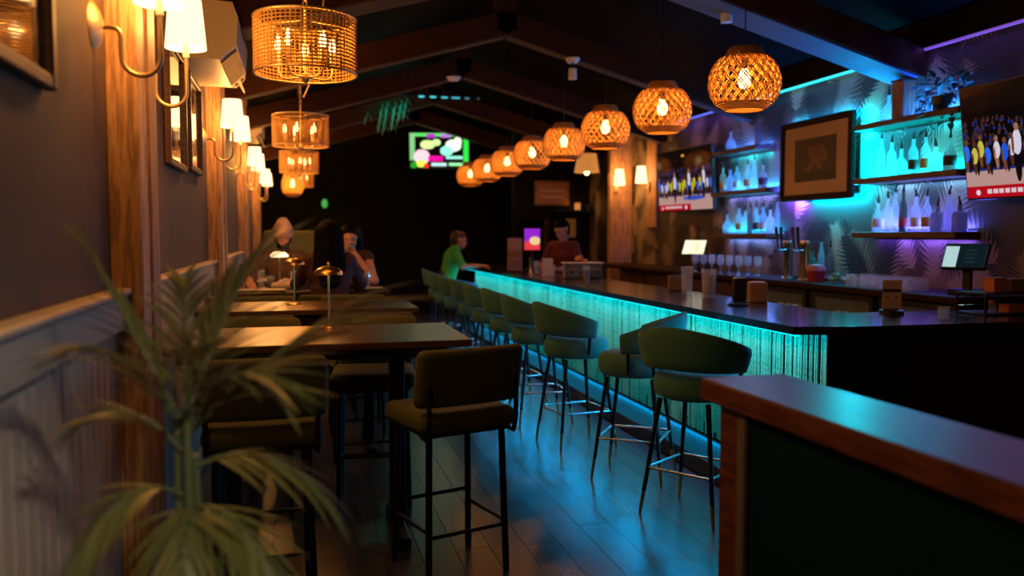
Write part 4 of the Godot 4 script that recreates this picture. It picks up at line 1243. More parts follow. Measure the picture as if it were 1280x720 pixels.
# ---------------------------------------------------------------- far end of the room
func far_end() -> void:
	# timber column with two sconces where the bar wall ends
	var p := thing("timber_column", "wide orange lit timber column at the far end of the bar", "column", Vector3(4.82, 0, -12.25))
	p.set_meta("kind", "structure")
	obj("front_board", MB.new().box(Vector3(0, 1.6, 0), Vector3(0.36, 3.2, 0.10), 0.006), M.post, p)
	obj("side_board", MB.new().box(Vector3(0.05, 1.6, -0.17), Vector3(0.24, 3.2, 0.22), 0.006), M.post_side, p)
	obj("wall_plank", MB.new().box(Vector3(0.16, 2.35, 0.85), Vector3(0.03, 1.3, 0.34), 0.005), M.post, p)
	var sc := thing("bar_sconce", "small glowing sconce on the face of the timber column", "sconce", Vector3(4.74, 2.36, -12.17), 0, "small sconces at the far end of the bar")
	for i in 2:
		var t := sc if i == 0 else thing("bar_sconce", "small glowing sconce on the papered wall just right of the timber column", "sconce", Vector3(4.93, 2.36, -11.45), -PI / 2, "small sconces at the far end of the bar")
		obj("backplate", MB.new().box(Vector3(0, -0.06, -0.012), Vector3(0.07, 0.12, 0.02), 0.005), M.aged_brass, t)
		obj("arm", MB.new().tube([Vector3(0, -0.08, 0), Vector3(0, -0.09, 0.08), Vector3(0, 0.0, 0.10)], 0.007, 8), M.aged_brass, t)
		obj("shade", MB.new().lathe([Vector2(0.085, -0.02), Vector2(0.062, 0.22), Vector2(0.059, 0.22), Vector2(0.082, -0.02), Vector2(0.085, -0.02)], 22, Vector3(0, 0, 0.10)), M.shade, t)
		omni("sconce_light", Vector3(0, 0.10, 0.10), WARM, 0.22, 0.05, t)
	# kitchen front across the end of the bar
	var kw := struct("wall_kitchen", MB.new().box(Vector3(4.35, 2.6, -14.2), Vector3(1.45, 1.5, 0.12)).box(Vector3(4.70, 0.95, -14.2), Vector3(0.75, 1.9, 0.12)).box(Vector3(3.68, 1.65, -14.2), Vector3(0.12, 3.4, 0.14)), M.dark, "dark kitchen front with an opening behind the far end of the bar", "wall")
	kw.position = Vector3.ZERO
	var sg := thing("framed_sign", "brown framed landscape sign above the kitchen opening at the far end", "sign", Vector3(4.30, 2.31, -14.11))
	obj("frame", MB.new().box(Vector3.ZERO, Vector3(0.62, 0.42, 0.03), 0.006), M.post_side, sg)
	obj("face", MB.new().box(Vector3(0, 0, 0.017), Vector3(0.53, 0.33, 0.006)), mk(Color(0.42, 0.19, 0.13), 0.6), sg)
	for k in 2:
		obj("text_bar", MB.new().box(Vector3(0, 0.04 - k * 0.1, 0.021), Vector3(0.40, 0.03, 0.002)), mk(Color(0.62, 0.40, 0.30), 0.6), sg)
	var pa := thing("paper_notice", "plain pale paper notice on the dark kitchen front", "notice", Vector3(4.62, 1.71, -14.13))
	obj("sheet", MB.new().box(Vector3.ZERO, Vector3(0.24, 0.32, 0.006)), M.paper, pa)
	var sf := thing("kitchen_shelf", "black shelf on the kitchen front below the lampshade pendant", "shelf", Vector3(4.66, 2.0, -14.0))
	obj("board", MB.new().box(Vector3.ZERO, Vector3(0.7, 0.04, 0.24), 0.004), M.black, sf)
	var cn := thing("candle_jar", "small orange glowing jar on the black kitchen shelf", "jar", Vector3(4.72, 2.021, -13.98))
	obj("jar", MB.new().lathe([Vector2(0, 0), Vector2(0.05, 0), Vector2(0.05, 0.12), Vector2(0, 0.12)], 16), M.lamp_shade, cn)
	omni("candle_light", Vector3(0, 0.06, 0), WARM, 0.02, 0.03, cn)
	var sp := thing("shelf_plant", "small dark green plant at the right end of the black kitchen shelf", "plant", Vector3(4.92, 2.021, -13.95))
	obj("pot", MB.new().lathe([Vector2(0, 0), Vector2(0.04, 0), Vector2(0.05, 0.06), Vector2(0, 0.06)], 12), M.black, sp)
	var lm := backlit(Color(0.03, 0.10, 0.03), 0.5, 0.5)
	var lf := leaf_mesh(0.12, 0.03, 0.6)
	for k in 9:
		obj("leaf", lf, lm, sp, Vector3(0, 0.06, 0)).basis = Basis(Vector3.UP, k * 0.7) * Basis(Vector3(0, 0, 1), 0.5 + 0.05 * k)
	# shaded pendant in front of the kitchen
	var lp := thing("shade_pendant", "cone lampshade pendant with bare bulb below, beside the row of woven globes", "pendant", Vector3(4.30, 2.54, -12.3))
	obj("shade", MB.new().lathe([Vector2(0.19, 0), Vector2(0.145, 0.28), Vector2(0.142, 0.28), Vector2(0.187, 0), Vector2(0.19, 0)], 28), M.lamp_shade, lp)
	obj("bulb", MB.new().ball(Vector3(0, 0.005, 0), Vector3(0.04, 0.045, 0.04), 12, 8), M.bulb, lp)
	obj("cord", MB.new().tube([Vector3(0, 0.27, 0), Vector3(0, 0.98, 0)], 0.005, 6), M.black, lp)
	omni("pendant_light", Vector3(0, 0.0, 0), WARM, 0.10, 0.035, lp)
	# television high on the far gable, showing coloured adverts
	var w := 160
	var h := 92
	var im := Image.create(w, h, false, Image.FORMAT_RGB8)
	im.fill(Color(0.02, 0.02, 0.02))
	im.fill_rect(Rect2i(0, 0, w, 9), Color(0.35, 0.85, 0.4))
	im.fill_rect(Rect2i(46, 2, 24, 11), Color(0.65, 0.2, 0.7))
	im.fill_rect(Rect2i(84, 2, 26, 10), Color(0.7, 0.45, 0.8))
	im.fill_rect(Rect2i(0, 0, 14, 72), Color(0.5, 0.75, 0.5))
	im.fill_rect(Rect2i(146, 0, 14, h), Color(0.15, 0.85, 0.25))
	for q in [[48, 30, 20, 12, Color(0.85, 1.0, 0.6)], [72, 24, 12, 9, Color(0.8, 1, 0.6)], [118, 32, 22, 16, Color(0.95, 1, 0.9)], [130, 22, 11, 13, Color(0.95, 1, 0.9)], [100, 46, 18, 13, Color(0.6, 1, 0.85)], [32, 62, 22, 20, Color(1, 0.8, 0.85)], [30, 80, 14, 10, Color(0.9, 0.95, 0.35)], [44, 86, 8, 6, Color(0.95, 0.2, 0.15)], [10, 84, 9, 9, Color(0.15, 0.6, 0.15)]]:
		for y in h:
			for x in w:
				if Vector2((x - q[0]) / float(q[2]), (y - q[1]) / float(q[3])).length() < 1.0: im.set_pixel(x, y, q[4])
	im.fill_rect(Rect2i(50, 60, 40, 14), Color(0.95, 0.05, 0.6))
	im.fill_rect(Rect2i(98, 60, 46, 8), Color(0.6, 0.95, 0.85))
	im.fill_rect(Rect2i(58, 78, 42, 9), Color(0.75, 0.9, 0.9))
	im.fill_rect(Rect2i(106, 78, 38, 8), Color(0.6, 0.95, 0.65))
	tv("television high on the far gable wall showing bright coloured graphics", Vector3(2.68, 3.20, -16.2), Basis(Vector3.UP, -0.18) * Basis(Vector3.RIGHT, 0.12), 1.12, 0.66, screen_mat(ImageTexture.create_from_image(im), 1.3))
	var br := thing("television_mount", "dark pole carrying the far television from the gable wall", "bracket", Vector3(2.70, 3.10, -16.65))
	obj("arm", MB.new().box(Vector3(0.02, 0.1, 0.0), Vector3(0.1, 0.1, 0.75), 0.004), M.black_metal, br)
	area("television_light", Vector3(2.66, 3.15, -16.1), Vector3(-0.15, -0.2, 1), Vector2(1.0, 0.6), Color(0.4, 0.8, 0.5), 0.15)
	# teal lit garland under the fifth pair of beams
	var ga := thing("teal_garland", "hanging leafy garland lit teal under the far roof beams", "garland", Vector3(1.0, 3.55, -13.27))
	var lmt := backlit(Color(0.03, 0.30, 0.22), 0.7, 0.6)
	var lg := leaf_mesh(0.16, 0.04, 0.3)
	for i in 6:
		var x: float = [0.10, 0.32, 0.40, 0.52, 0.62, 0.70][i]
		var top: float = [-0.10, 0.02, 0.06, 0.06, 0.10, 0.14][i]
		var ln: float = [0.10, 0.34, 0.40, 0.36, 0.30, 0.26][i]
		var st := obj("strand", MB.new().tube([Vector3(x, top + 0.03, 0), Vector3(x - 0.02, top - ln * 0.5, 0), Vector3(x - 0.06, top - ln, 0.01)], 0.006, 6), lmt, ga)
		for k in int(ln / 0.035):
			var lo := obj("leaf", lg, lmt, st, Vector3(x - 0.06 * k * 0.035 / ln, top - k * 0.035, 0))
			lo.basis = Basis(Vector3.UP, k * 2.1) * Basis(Vector3(0, 0, 1), -0.9)
	obj("rail", MB.new().box(Vector3(0.95, 0.20, 0), Vector3(1.9, 0.025, 0.03)), M.black, ga)
	for k in 6:
		obj("light_dash", MB.new().box(Vector3(0.92 + k * 0.18, 0.185, 0.018), Vector3([0.09, 0.10, 0.10, 0.13, 0.07, 0.04][k], 0.028, 0.012), 0.004), glow(Color(0.02, 0.5, 0.6), [1.4, 1.3, 1.1, 0.9, 0.4, 0.12][k]), ga)
	omni("garland_light", Vector3(0.45, 0.0, 0.30), Color(0.0, 0.75, 0.55), 0.10, 0.04, ga)
	# low green booth back behind the beanie
	var bo := thing("booth", "dull olive green booth back beyond the third table", "booth", Vector3(-0.05, 0, -13.1))
	obj("backrest", MB.new().cushion(Vector3(0, 1.18, 0), Vector3(0.85, 0.95, 0.14), 0.05), mk(Color(0.15, 0.15, 0.02), 0.7), bo)
	obj("seat", MB.new().cushion(Vector3(0, 0.42, -0.32), Vector3(0.85, 0.14, 0.6), 0.05), mk(Color(0.10, 0.10, 0.02), 0.7), bo)
	obj("base", MB.new().box(Vector3(0, 0.35, -0.2), Vector3(0.85, 0.70, 0.8), 0.01), M.black, bo)
	var ex := thing("indicator_light", "tiny green indicator lamp on the far gable wall", "indicator", Vector3(0.55, 2.2, -17.0))
	obj("lens", MB.new().ball(Vector3.ZERO, Vector3(0.06, 0.09, 0.03), 10, 6), glow(Color(0.0, 0.5, 0.08), 0.7), ex)

# ---------------------------------------------------------------- hanging lamps
func pendant() -> Node3D:
	var t := thing("woven_pendant", "", "pendant", Vector3.ZERO, 0, "woven globe pendants over the bar")
	var rad := func(y: float) -> float:
		# globe profile: y from -0.17 (rim) to 0.14 (shoulder)
		var u := (y + 0.02) / 0.185
		return 0.225 * sqrt(maxf(0.02, 1.0 - u * u * 0.72)) 
	var lat := MB.new()
	var n := 22
	for dir in [-1.0, 1.0]:
		for i in n:
			for dbl in 2:
				var pts := []
				for k in 17:
					var f := k / 16.0
					var y := lerpf(-0.155, 0.135, f)
					var a: float = TAU * (i + 0.28 * dbl) / n + dir * f * 1.05
					var r: float = rad.call(y) + dir * 0.0035 * (1 if k % 2 else -1)
					pts.append(Vector3(cos(a) * r, y, sin(a) * r))
				lat.tube(pts, 0.0040, 4, false)
	obj("woven_globe", lat, M.wicker, t, Vector3.ZERO, "stuff")
	var cap := MB.new()
	for i in 9:
		var y := 0.13 + i * 0.0085
		var r := lerpf(0.135, 0.10, i / 8.0)
		var pts := []
		for k in 33:
			pts.append(Vector3(cos(TAU * k / 32) * r, y, sin(TAU * k / 32) * r))
		cap.tube(pts, 0.0052, 5, false)
	cap.lathe([Vector2(0.0, 0.205), Vector2(0.10, 0.203), Vector2(0.10, 0.198), Vector2(0.0, 0.20)], 28)
	obj("top_collar", cap, M.wicker_dense, t)
	var rim := MB.new()
	for i in 5:
		var y := -0.155 - i * 0.0085
		var r: float = lerpf(rad.call(-0.155), 0.125, i / 4.0)
		var pts := []
		for k in 33:
			pts.append(Vector3(cos(TAU * k / 32) * r, y, sin(TAU * k / 32) * r))
		rim.tube(pts, 0.0055, 5, false)
	obj("bottom_rim", rim, M.wicker_dense, t)
	obj("bulb", MB.new().lathe([Vector2(0, -0.055), Vector2(0.026, -0.048), Vector2(0.042, -0.02), Vector2(0.040, 0.02), Vector2(0.024, 0.06), Vector2(0.016, 0.075), Vector2(0, 0.075)], 18), M.bulb, t)
	obj("socket", MB.new().lathe([Vector2(0, 0.07), Vector2(0.02, 0.07), Vector2(0.02, 0.14), Vector2(0, 0.14)], 14), M.black, t)
	omni("pendant_light", Vector3(0, 0.0, 0), AMBER, 0.25, 0.035, t)
	return t

func chandelier() -> Node3D:
	var t := thing("drum_chandelier", "", "chandelier", Vector3.ZERO, 0, "woven drum chandeliers over the tables")
	var r := 0.25
	var wv := MB.new()
	for i in 15:
		var y := 0.014 + i * 0.0175
		for sgn in [-1.0, 1.0]:
			var pts := []
			for k in 97:
				var a := TAU * k / 96
				var rr: float = r + sgn * 0.003 * (1 if k % 2 else -1)
				pts.append(Vector3(cos(a) * rr, y + sgn * 0.0022, sin(a) * rr))
			wv.tube(pts, 0.0027, 3, false)
	for k in 64:
		var a := TAU * k / 64
		var c := Vector3(cos(a) * r, 0, sin(a) * r)
		wv.tube([c + Vector3(0, 0.003, 0), c + Vector3(0, 0.27, 0)], 0.0032 if k % 4 else 0.0046, 4, false)
	obj("woven_drum", wv, M.rattan, t, Vector3.ZERO, "stuff")
	for y in [0.0, 0.272]:
		var pts := []
		for k in 65:
			pts.append(Vector3(cos(TAU * k / 64) * r, y, sin(TAU * k / 64) * r))
		obj("rim", MB.new().tube(pts, 0.006, 6, false), M.aged_brass, t)
	var hub := MB.new().lathe([Vector2(0, -0.045), Vector2(0.010, -0.04), Vector2(0.022, -0.025), Vector2(0.022, 0.0), Vector2(0.008, 0.01), Vector2(0.008, 0.33), Vector2(0, 0.33)], 16)
	obj("hub", hub, M.aged_brass, t)
	for k in 5:
		var a := TAU * (k + 0.15) / 5
		var d = Vector3(cos(a), 0, sin(a))
		var up := Vector3.UP
		obj("arm", MB.new().tube([d * 0.02 - up * 0.015, d * 0.09 - up * 0.02, d * 0.125 - up * 0.012, d * 0.14 + up * 0.02, d * 0.14 + up * 0.08], 0.0055, 8), M.aged_brass, t)
		obj("candle_sleeve", MB.new().lathe([Vector2(0, 0.05), Vector2(0.013, 0.05), Vector2(0.013, 0.115), Vector2(0, 0.115)], 12, d * 0.14), M.cream, t)
		obj("bulb", MB.new().lathe([Vector2(0, 0.115), Vector2(0.012, 0.118), Vector2(0.018, 0.14), Vector2(0.012, 0.175), Vector2(0.003, 0.20), Vector2(0, 0.202)], 12, d * 0.14), M.bulb, t)
		omni("candle_light", d * 0.14 + up * 0.15, AMBER, 0.115, 0.018, t)
	for k in 3:
		var a := TAU * k / 3
		obj("spider_rod", MB.new().tube([Vector3(0, 0.268, 0), Vector3(cos(a) * 0.25, 0.268, sin(a) * 0.25)], 0.004, 6), M.aged_brass, t)
	var ch := MB.new()
	for k in 20:
		var pts := []
		for j in 9:
			var a := TAU * j / 8
			var p := Vector3(cos(a) * 0.011, 0.345 + k * 0.0405 + sin(a) * 0.026, 0)
			pts.append(Basis(Vector3.UP, PI / 2 * (k % 2)) * p)
		ch.tube(pts, 0.003, 5, false)
	obj("chain", ch, M.aged_brass, t)
	obj("canopy", MB.new().lathe([Vector2(0, 1.14), Vector2(0.02, 1.14), Vector2(0.06, 1.20), Vector2(0.0, 1.21)], 20), M.aged_brass, t)
	return t

func hanging() -> void:
	var c := chandelier()
	var cl := ["nearest woven drum chandelier, hanging over the first table", "second woven drum chandelier, hanging over the third table", "third woven drum chandelier down the row", "farthest woven drum chandelier, partly behind the small globe lamp"]
	c.set_meta("label", cl[0])
	c.position = Vector3(0.06, 2.40, -4.43)
	c.rotation.y = 0.5
	for i in 3:
		copy(c, "drum_chandelier", cl[i + 1], Vector3(0.055, 2.40 + 0.01 * i, [-8.0, -11.6, -15.1][i]), 0.3 * i + 0.9)
	var p := pendant()
	var pl := ["nearest woven globe pendant over the bar, in front of the papered wall", "second woven globe pendant over the bar", "third woven globe pendant over the bar", "fourth woven globe pendant over the bar", "fifth woven globe pendant over the bar", "sixth woven globe pendant over the bar", "seventh woven globe pendant over the bar", "farthest woven globe pendant over the bar, by the far television"]
	for i in 8:
		var q = p
		var at := Vector3(2.80, 2.587, -4.97 - 1.262 * i)
		if i: q = copy(p, "woven_pendant", pl[i], at, i * 1.1)
		q.position = at
		q.set_meta("label", pl[i])
		# cord to the sloped ceiling
		var ce := 3.32 + 1.07 / 2.99 * (5.15 - at.x)
		var cd := obj("cord", MB.new().tube([Vector3(0, 0.20, 0), Vector3(0, ce - at.y - 0.05, 0)], 0.004, 6), M.black, q)
		cd.name = "cord"
	var g := copy(p, "woven_pendant", "small woven globe lamp at the far end of the row of drum chandeliers", Vector3(-0.04, 2.36, -13.2))
	g.set_meta("group", "")
	g.scale = Vector3(0.72, 1.0, 0.72)
	# swag cable beside the first chandelier
	var sw := thing("swag_cable", "thin slack cable from the ceiling to the second chandelier", "cable", Vector3.ZERO)
	obj("cable", MB.new().tube([Vector3(0.20, 3.62, -4.7), Vector3(0.20, 3.15, -5.4), Vector3(0.17, 2.88, -6.2), Vector3(0.12, 2.84, -7.4), Vector3(0.085, 2.84, -7.97)], 0.006, 6), M.aged_brass, sw)
	var es := thing("added_spotlight", "added white spotlight out of view, filling in the palm and wainscot", "spotlight", Vector3(0.55, 2.4, -0.15))  # unseen fitting added to go with the fill spotlight
	es.basis = Basis.looking_at(Vector3(-1.23, -1.78, -1.85), Vector3.UP)
	obj("can", MB.new().tube([Vector3(0, 0, 0.03), Vector3(0, 0, 0.16)], 0.05, 18), M.white, es)
	obj("lens", MB.new().tube([Vector3(0, 0, 0.012), Vector3(0, 0, 0.03)], 0.045, 18), glow(Color(1.0, 0.86, 0.68), 1.0), es)
	obj("rod", MB.new().tube([Vector3(0, 0, 0.10), es.basis.inverse() * Vector3(0, 1.34, 0) + Vector3(0, 0, 0.1)], 0.008, 8), M.black, es)
	# white cameras and spot fittings under the beams
	for i in 3:
		var t := thing("ceiling_fixture", ["white spotlight fitting under the second beam pair, right of the ridge", "white cylinder fitting at the top edge above the nearest woven globe", "pale low dome fitting at the far ridge above the teal garland"][i], "ceiling fixture", [Vector3(2.85, 3.42, -8.62), Vector3(3.30, 3.45, -6.15), Vector3(2.0, 3.60, -10.92)][i])
		if i < 2:
			obj("mount", MB.new().lathe([Vector2(0, -0.01), Vector2(0.05, -0.02), Vector2(0.075, 0.01), Vector2(0.075, 0.03), Vector2(0, 0.03)], 18), M.white, t)
			obj("neck", MB.new().tube([Vector3(0, 0.0, 0), Vector3(0, -0.09, 0)], 0.012, 8), M.black, t)
			obj("head", MB.new().lathe([Vector2(0, -0.19), Vector2(0.045, -0.19), Vector2(0.042, -0.08), Vector2(0, -0.075)], 18), M.white, t)
		else:
			obj("dome", MB.new().lathe([Vector2(0, -0.03), Vector2(0.07, -0.02), Vector2(0.10, 0.02), Vector2(0, 0.03)], 18), M.white, t)

# ---------------------------------------------------------------- people
func hand_bones(w: Vector3, d: Vector3, pn: Vector3, sd: float, curl := 0.35) -> Array:
	d = d.normalized()
	pn = (pn - d * pn.dot(d)).normalized()
	var l := d.cross(pn) * sd
	var out := []
	var len := [0.92, 1.0, 0.95, 0.75]
	for i in 4:
		var o := (i - 1.5) * 0.021
		var kn := w + d * (0.085 - absf(i - 1.2) * 0.005) - l * o
		out.append([w - l * o * 0.6 + d * 0.01, kn, 0.013, 0.0115])
		var dir = d
		var p := kn
		for s in 3:
			dir = (dir * cos(curl) + pn * sin(curl)).normalized() if s == 0 else (dir + pn * curl * 1.2).normalized()
			var q: Vector3 = p + dir * ([0.042, 0.026, 0.02][s] * len[i])
			out.append([p, q, 0.0095 - s * 0.0006, 0.009 - s * 0.0007])
			p = q
	var t0 := w + d * 0.02 + l * 0.025
	var t1 := t0 + (d * 0.6 + l * 0.75 + pn * 0.25).normalized() * 0.042
	var t2 := t1 + (d * 0.85 + l * 0.3 + pn * 0.4).normalized() * 0.032
	var t3 := t2 + (d * 0.9 + l * 0.05 + pn * 0.4).normalized() * 0.024
	out.append_array([[w + d * 0.01 + l * 0.01, t0, 0.014, 0.0125], [t0, t1, 0.0125, 0.0105], [t1, t2, 0.0105, 0.0095], [t2, t3, 0.0095, 0.008]])
	return out

func person(label: String, at: Vector3, yaw: float, o: Dictionary) -> Node3D:
	# faces local +z; feet at y = 0
	var t := thing("person", label, "person", at, yaw)
	var sit: bool = o.get("sit", true)
	var lean: float = o.get("lean", 0.06)
	var dy: float = 0.0 if sit else 0.07
	var hip := Vector3(0, 0.89 + dy, 0)
	var chest := Vector3(0, 1.22 + dy, lean * 0.6)
	var neck := Vector3(0, 1.42 + dy, lean)
	var hd: Vector3 = Vector3(0, 1.585 + dy, lean + 0.03) + o.get("head", Vector3.ZERO)
	var turn := Basis(Vector3.UP, o.get("head_yaw", 0.0)) * Basis(Vector3.RIGHT, o.get("head_pitch", 0.1))
	var torso := [
		[hip + Vector3(-0.07, 0, 0), hip + Vector3(0.07, 0, 0), 0.125, 0.125, Vector3(1, 1, 1.15)],
		[hip, chest, 0.13, 0.145, Vector3(0.92, 1, 1.25)],
		[chest + Vector3(-0.06, 0.04, 0), chest + Vector3(0.06, 0.04, 0), 0.125, 0.125, Vector3(1, 1, 1.15)],
		[neck + Vector3(-0.15, -0.055, -0.01), neck + Vector3(0.15, -0.055, -0.01), 0.062, 0.062],
	]
	var arms := []
	var hands := []
	for s in [-1.0, 1.0]:
		var k := "r" if s < 0 else "l"
		var sh := neck + Vector3(s * 0.175, -0.065, -0.01)
		var el: Vector3 = o["elbow_" + k]
		var wr: Vector3 = o["hand_" + k]
		arms.append([sh, el, 0.052, 0.040])
		arms.append([el, wr, 0.039, 0.027])
		var d: Vector3 = o.get("fingers_" + k, wr - el)
		hands.append(hand_bones(wr, d, o.get("palm_" + k, Vector3(0, -1, 0)), s, o.get("curl", 0.35)))
	var legs := []
	var shoes := []
	for s in [-1.0, 1.0]:
		var h := hip + Vector3(s * 0.09, -0.02, 0)
		var kn := Vector3(s * 0.13, 0.80, 0.40) if sit else Vector3(s * 0.10, 0.51, 0.02)
		var an := Vector3(s * 0.13, 0.40, 0.34) if sit else Vector3(s * 0.10, 0.10, -0.01)
		legs.append([h, kn, 0.085, 0.06])
		legs.append([kn, an, 0.058, 0.04])
		shoes.append([an + Vector3(0, -0.05, -0.03), an + Vector3(s * 0.02, -0.065, 0.15), 0.042, 0.035])
		shoes.append([an + Vector3(0, 0.01, -0.005), an + Vector3(0, -0.05, 0), 0.047, 0.045])
	var nk := [[neck + Vector3(0, -0.05, -0.01), hd + Vector3(0, -0.08, -0.03), 0.058, 0.055]]
	var f := func(x: float, y: float, z: float) -> Vector3: return hd + turn * Vector3(x, y, z)
	var head := [
		[f.call(0, 0.035, -0.025), f.call(0, 0.03, 0.02), 0.088, 0.08],
		[f.call(0, -0.01, 0.02), f.call(0, -0.085, 0.058), 0.066, 0.034],
		[f.call(-0.03, -0.05, 0.035), f.call(0.03, -0.05, 0.035), 0.038, 0.038],
		[f.call(0, 0.0, 0.095), f.call(0, -0.035, 0.108), 0.010, 0.015],
		[f.call(-0.035, 0.022, 0.083), f.call(0.035, 0.022, 0.083), 0.014, 0.014],
		[f.call(-0.02, -0.064, 0.085), f.call(0.02, -0.064, 0.085), 0.010, 0.010],
		[f.call(-0.083, -0.01, -0.005), f.call(-0.087, 0.02, -0.012), 0.014, 0.018],
		[f.call(0.083, -0.01, -0.005), f.call(0.087, 0.02, -0.012), 0.014, 0.018],
		[f.call(0, -0.03, -0.03), neck, 0.05, 0.055],
	]
	var b := MB.new()
	b.blob(torso + arms + legs + nk, 0.017, 0.035)
	b.blob(head, 0.009, 0.018)
	for hb in hands:
		b.blob(hb, 0.005, 0.006)
	obj("body", b, o.get("skin", M.skin), t)
	# clothes follow the same bones
	var top := torso.duplicate()
	top.append([neck + Vector3(0, -0.04, -0.01), neck + Vector3(0, -0.02, -0.01), 0.058, 0.056])
	var sl: float = o.get("sleeve", 1.0)
	if sl > 0.0:
		for i in [0, 2]:
			top.append([arms[i][0], arms[i][0].lerp(arms[i][1], minf(sl * 2.0, 1.0)), arms[i][2], lerpf(arms[i][2], arms[i][3], minf(sl * 2.0, 1.0))])
			if sl > 0.5: top.append([arms[i + 1][0], arms[i + 1][0].lerp(arms[i + 1][1], sl * 2.0 - 1.05), arms[i + 1][2], 0.034])
	obj("top", MB.new().blob(top, 0.018, 0.035, 0.014), o.top, t).set_meta("label", o.get("top_label", "dark top"))
	obj("trousers", MB.new().blob([torso[0], [hip, hip + Vector3(0, 0.1, 0), 0.128, 0.13, Vector3(0.92, 1, 1.25)]] + legs, 0.02, 0.035, 0.011), mk(Color(0.02, 0.022, 0.03), 0.8), t)
	obj("shoes", MB.new().blob(shoes, 0.012, 0.015), M.black, t)
	# eyes
	for s in [-1.0, 1.0]:
		obj("eye", MB.new().ball(f.call(s * 0.032, 0.0, 0.083), Vector3(0.012, 0.009, 0.010), 10, 6), mk(Color(0.05, 0.035, 0.03), 0.2), t)
	obj("mouth", MB.new().tube([f.call(-0.02, -0.063, 0.093), f.call(0, -0.065, 0.097), f.call(0.02, -0.063, 0.093)], 0.004, 6), mk(Color(0.30, 0.08, 0.06), 0.5), t)
	# hair or hat
	var hm: Material = o.get("hair", M.hair)
	match o.get("style", "short"):
		"long":
			obj("hair", MB.new().blob([
				[f.call(0, 0.05, -0.035), f.call(0, 0.045, 0.005), 0.098, 0.088],
				[f.call(-0.07, 0.0, -0.04), f.call(-0.10, -0.30, -0.09), 0.05, 0.05],
				[f.call(0.07, 0.0, -0.04), f.call(0.10, -0.30, -0.09), 0.05, 0.05],
				[f.call(0, 0.02, -0.07), f.call(0, -0.42, -0.13), 0.075, 0.055, Vector3(0.6, 1, 1.2)]], 0.012, 0.03), hm, t)
		"beanie":
			obj("beanie", MB.new().blob([[f.call(0, 0.055, -0.02), f.call(0, 0.05, 0.012), 0.096, 0.09], [f.call(0, 0.08, -0.02), f.call(0, 0.125, -0.025), 0.088, 0.066]], 0.011, 0.025), mk(Color(0.62, 0.42, 0.30), 0.9), t).set_meta("label", "pale knitted beanie")
			obj("beanie_cuff", MB.new().lathe([Vector2(0.101, -0.005), Vector2(0.107, 0.01), Vector2(0.105, 0.05), Vector2(0.095, 0.055)], 26, f.call(0, 0.015, -0.004), turn), mk(Color(0.60, 0.40, 0.28), 0.9), t)
			obj("beard", MB.new().blob([[f.call(-0.055, -0.04, 0.03), f.call(-0.03, -0.10, 0.06), 0.028, 0.026], [f.call(0.055, -0.04, 0.03), f.call(0.03, -0.10, 0.06), 0.028, 0.026], [f.call(-0.03, -0.10, 0.065), f.call(0.03, -0.10, 0.065), 0.03, 0.03]], 0.010, 0.02), hm, t)
		_:
			obj("hair", MB.new().blob([[f.call(0, 0.055, -0.04), f.call(0, 0.06, 0.01), 0.094, 0.082], [f.call(0, 0.0, -0.055), f.call(0, -0.05, -0.06), 0.075, 0.055]], 0.011, 0.025), hm, t)
	return t

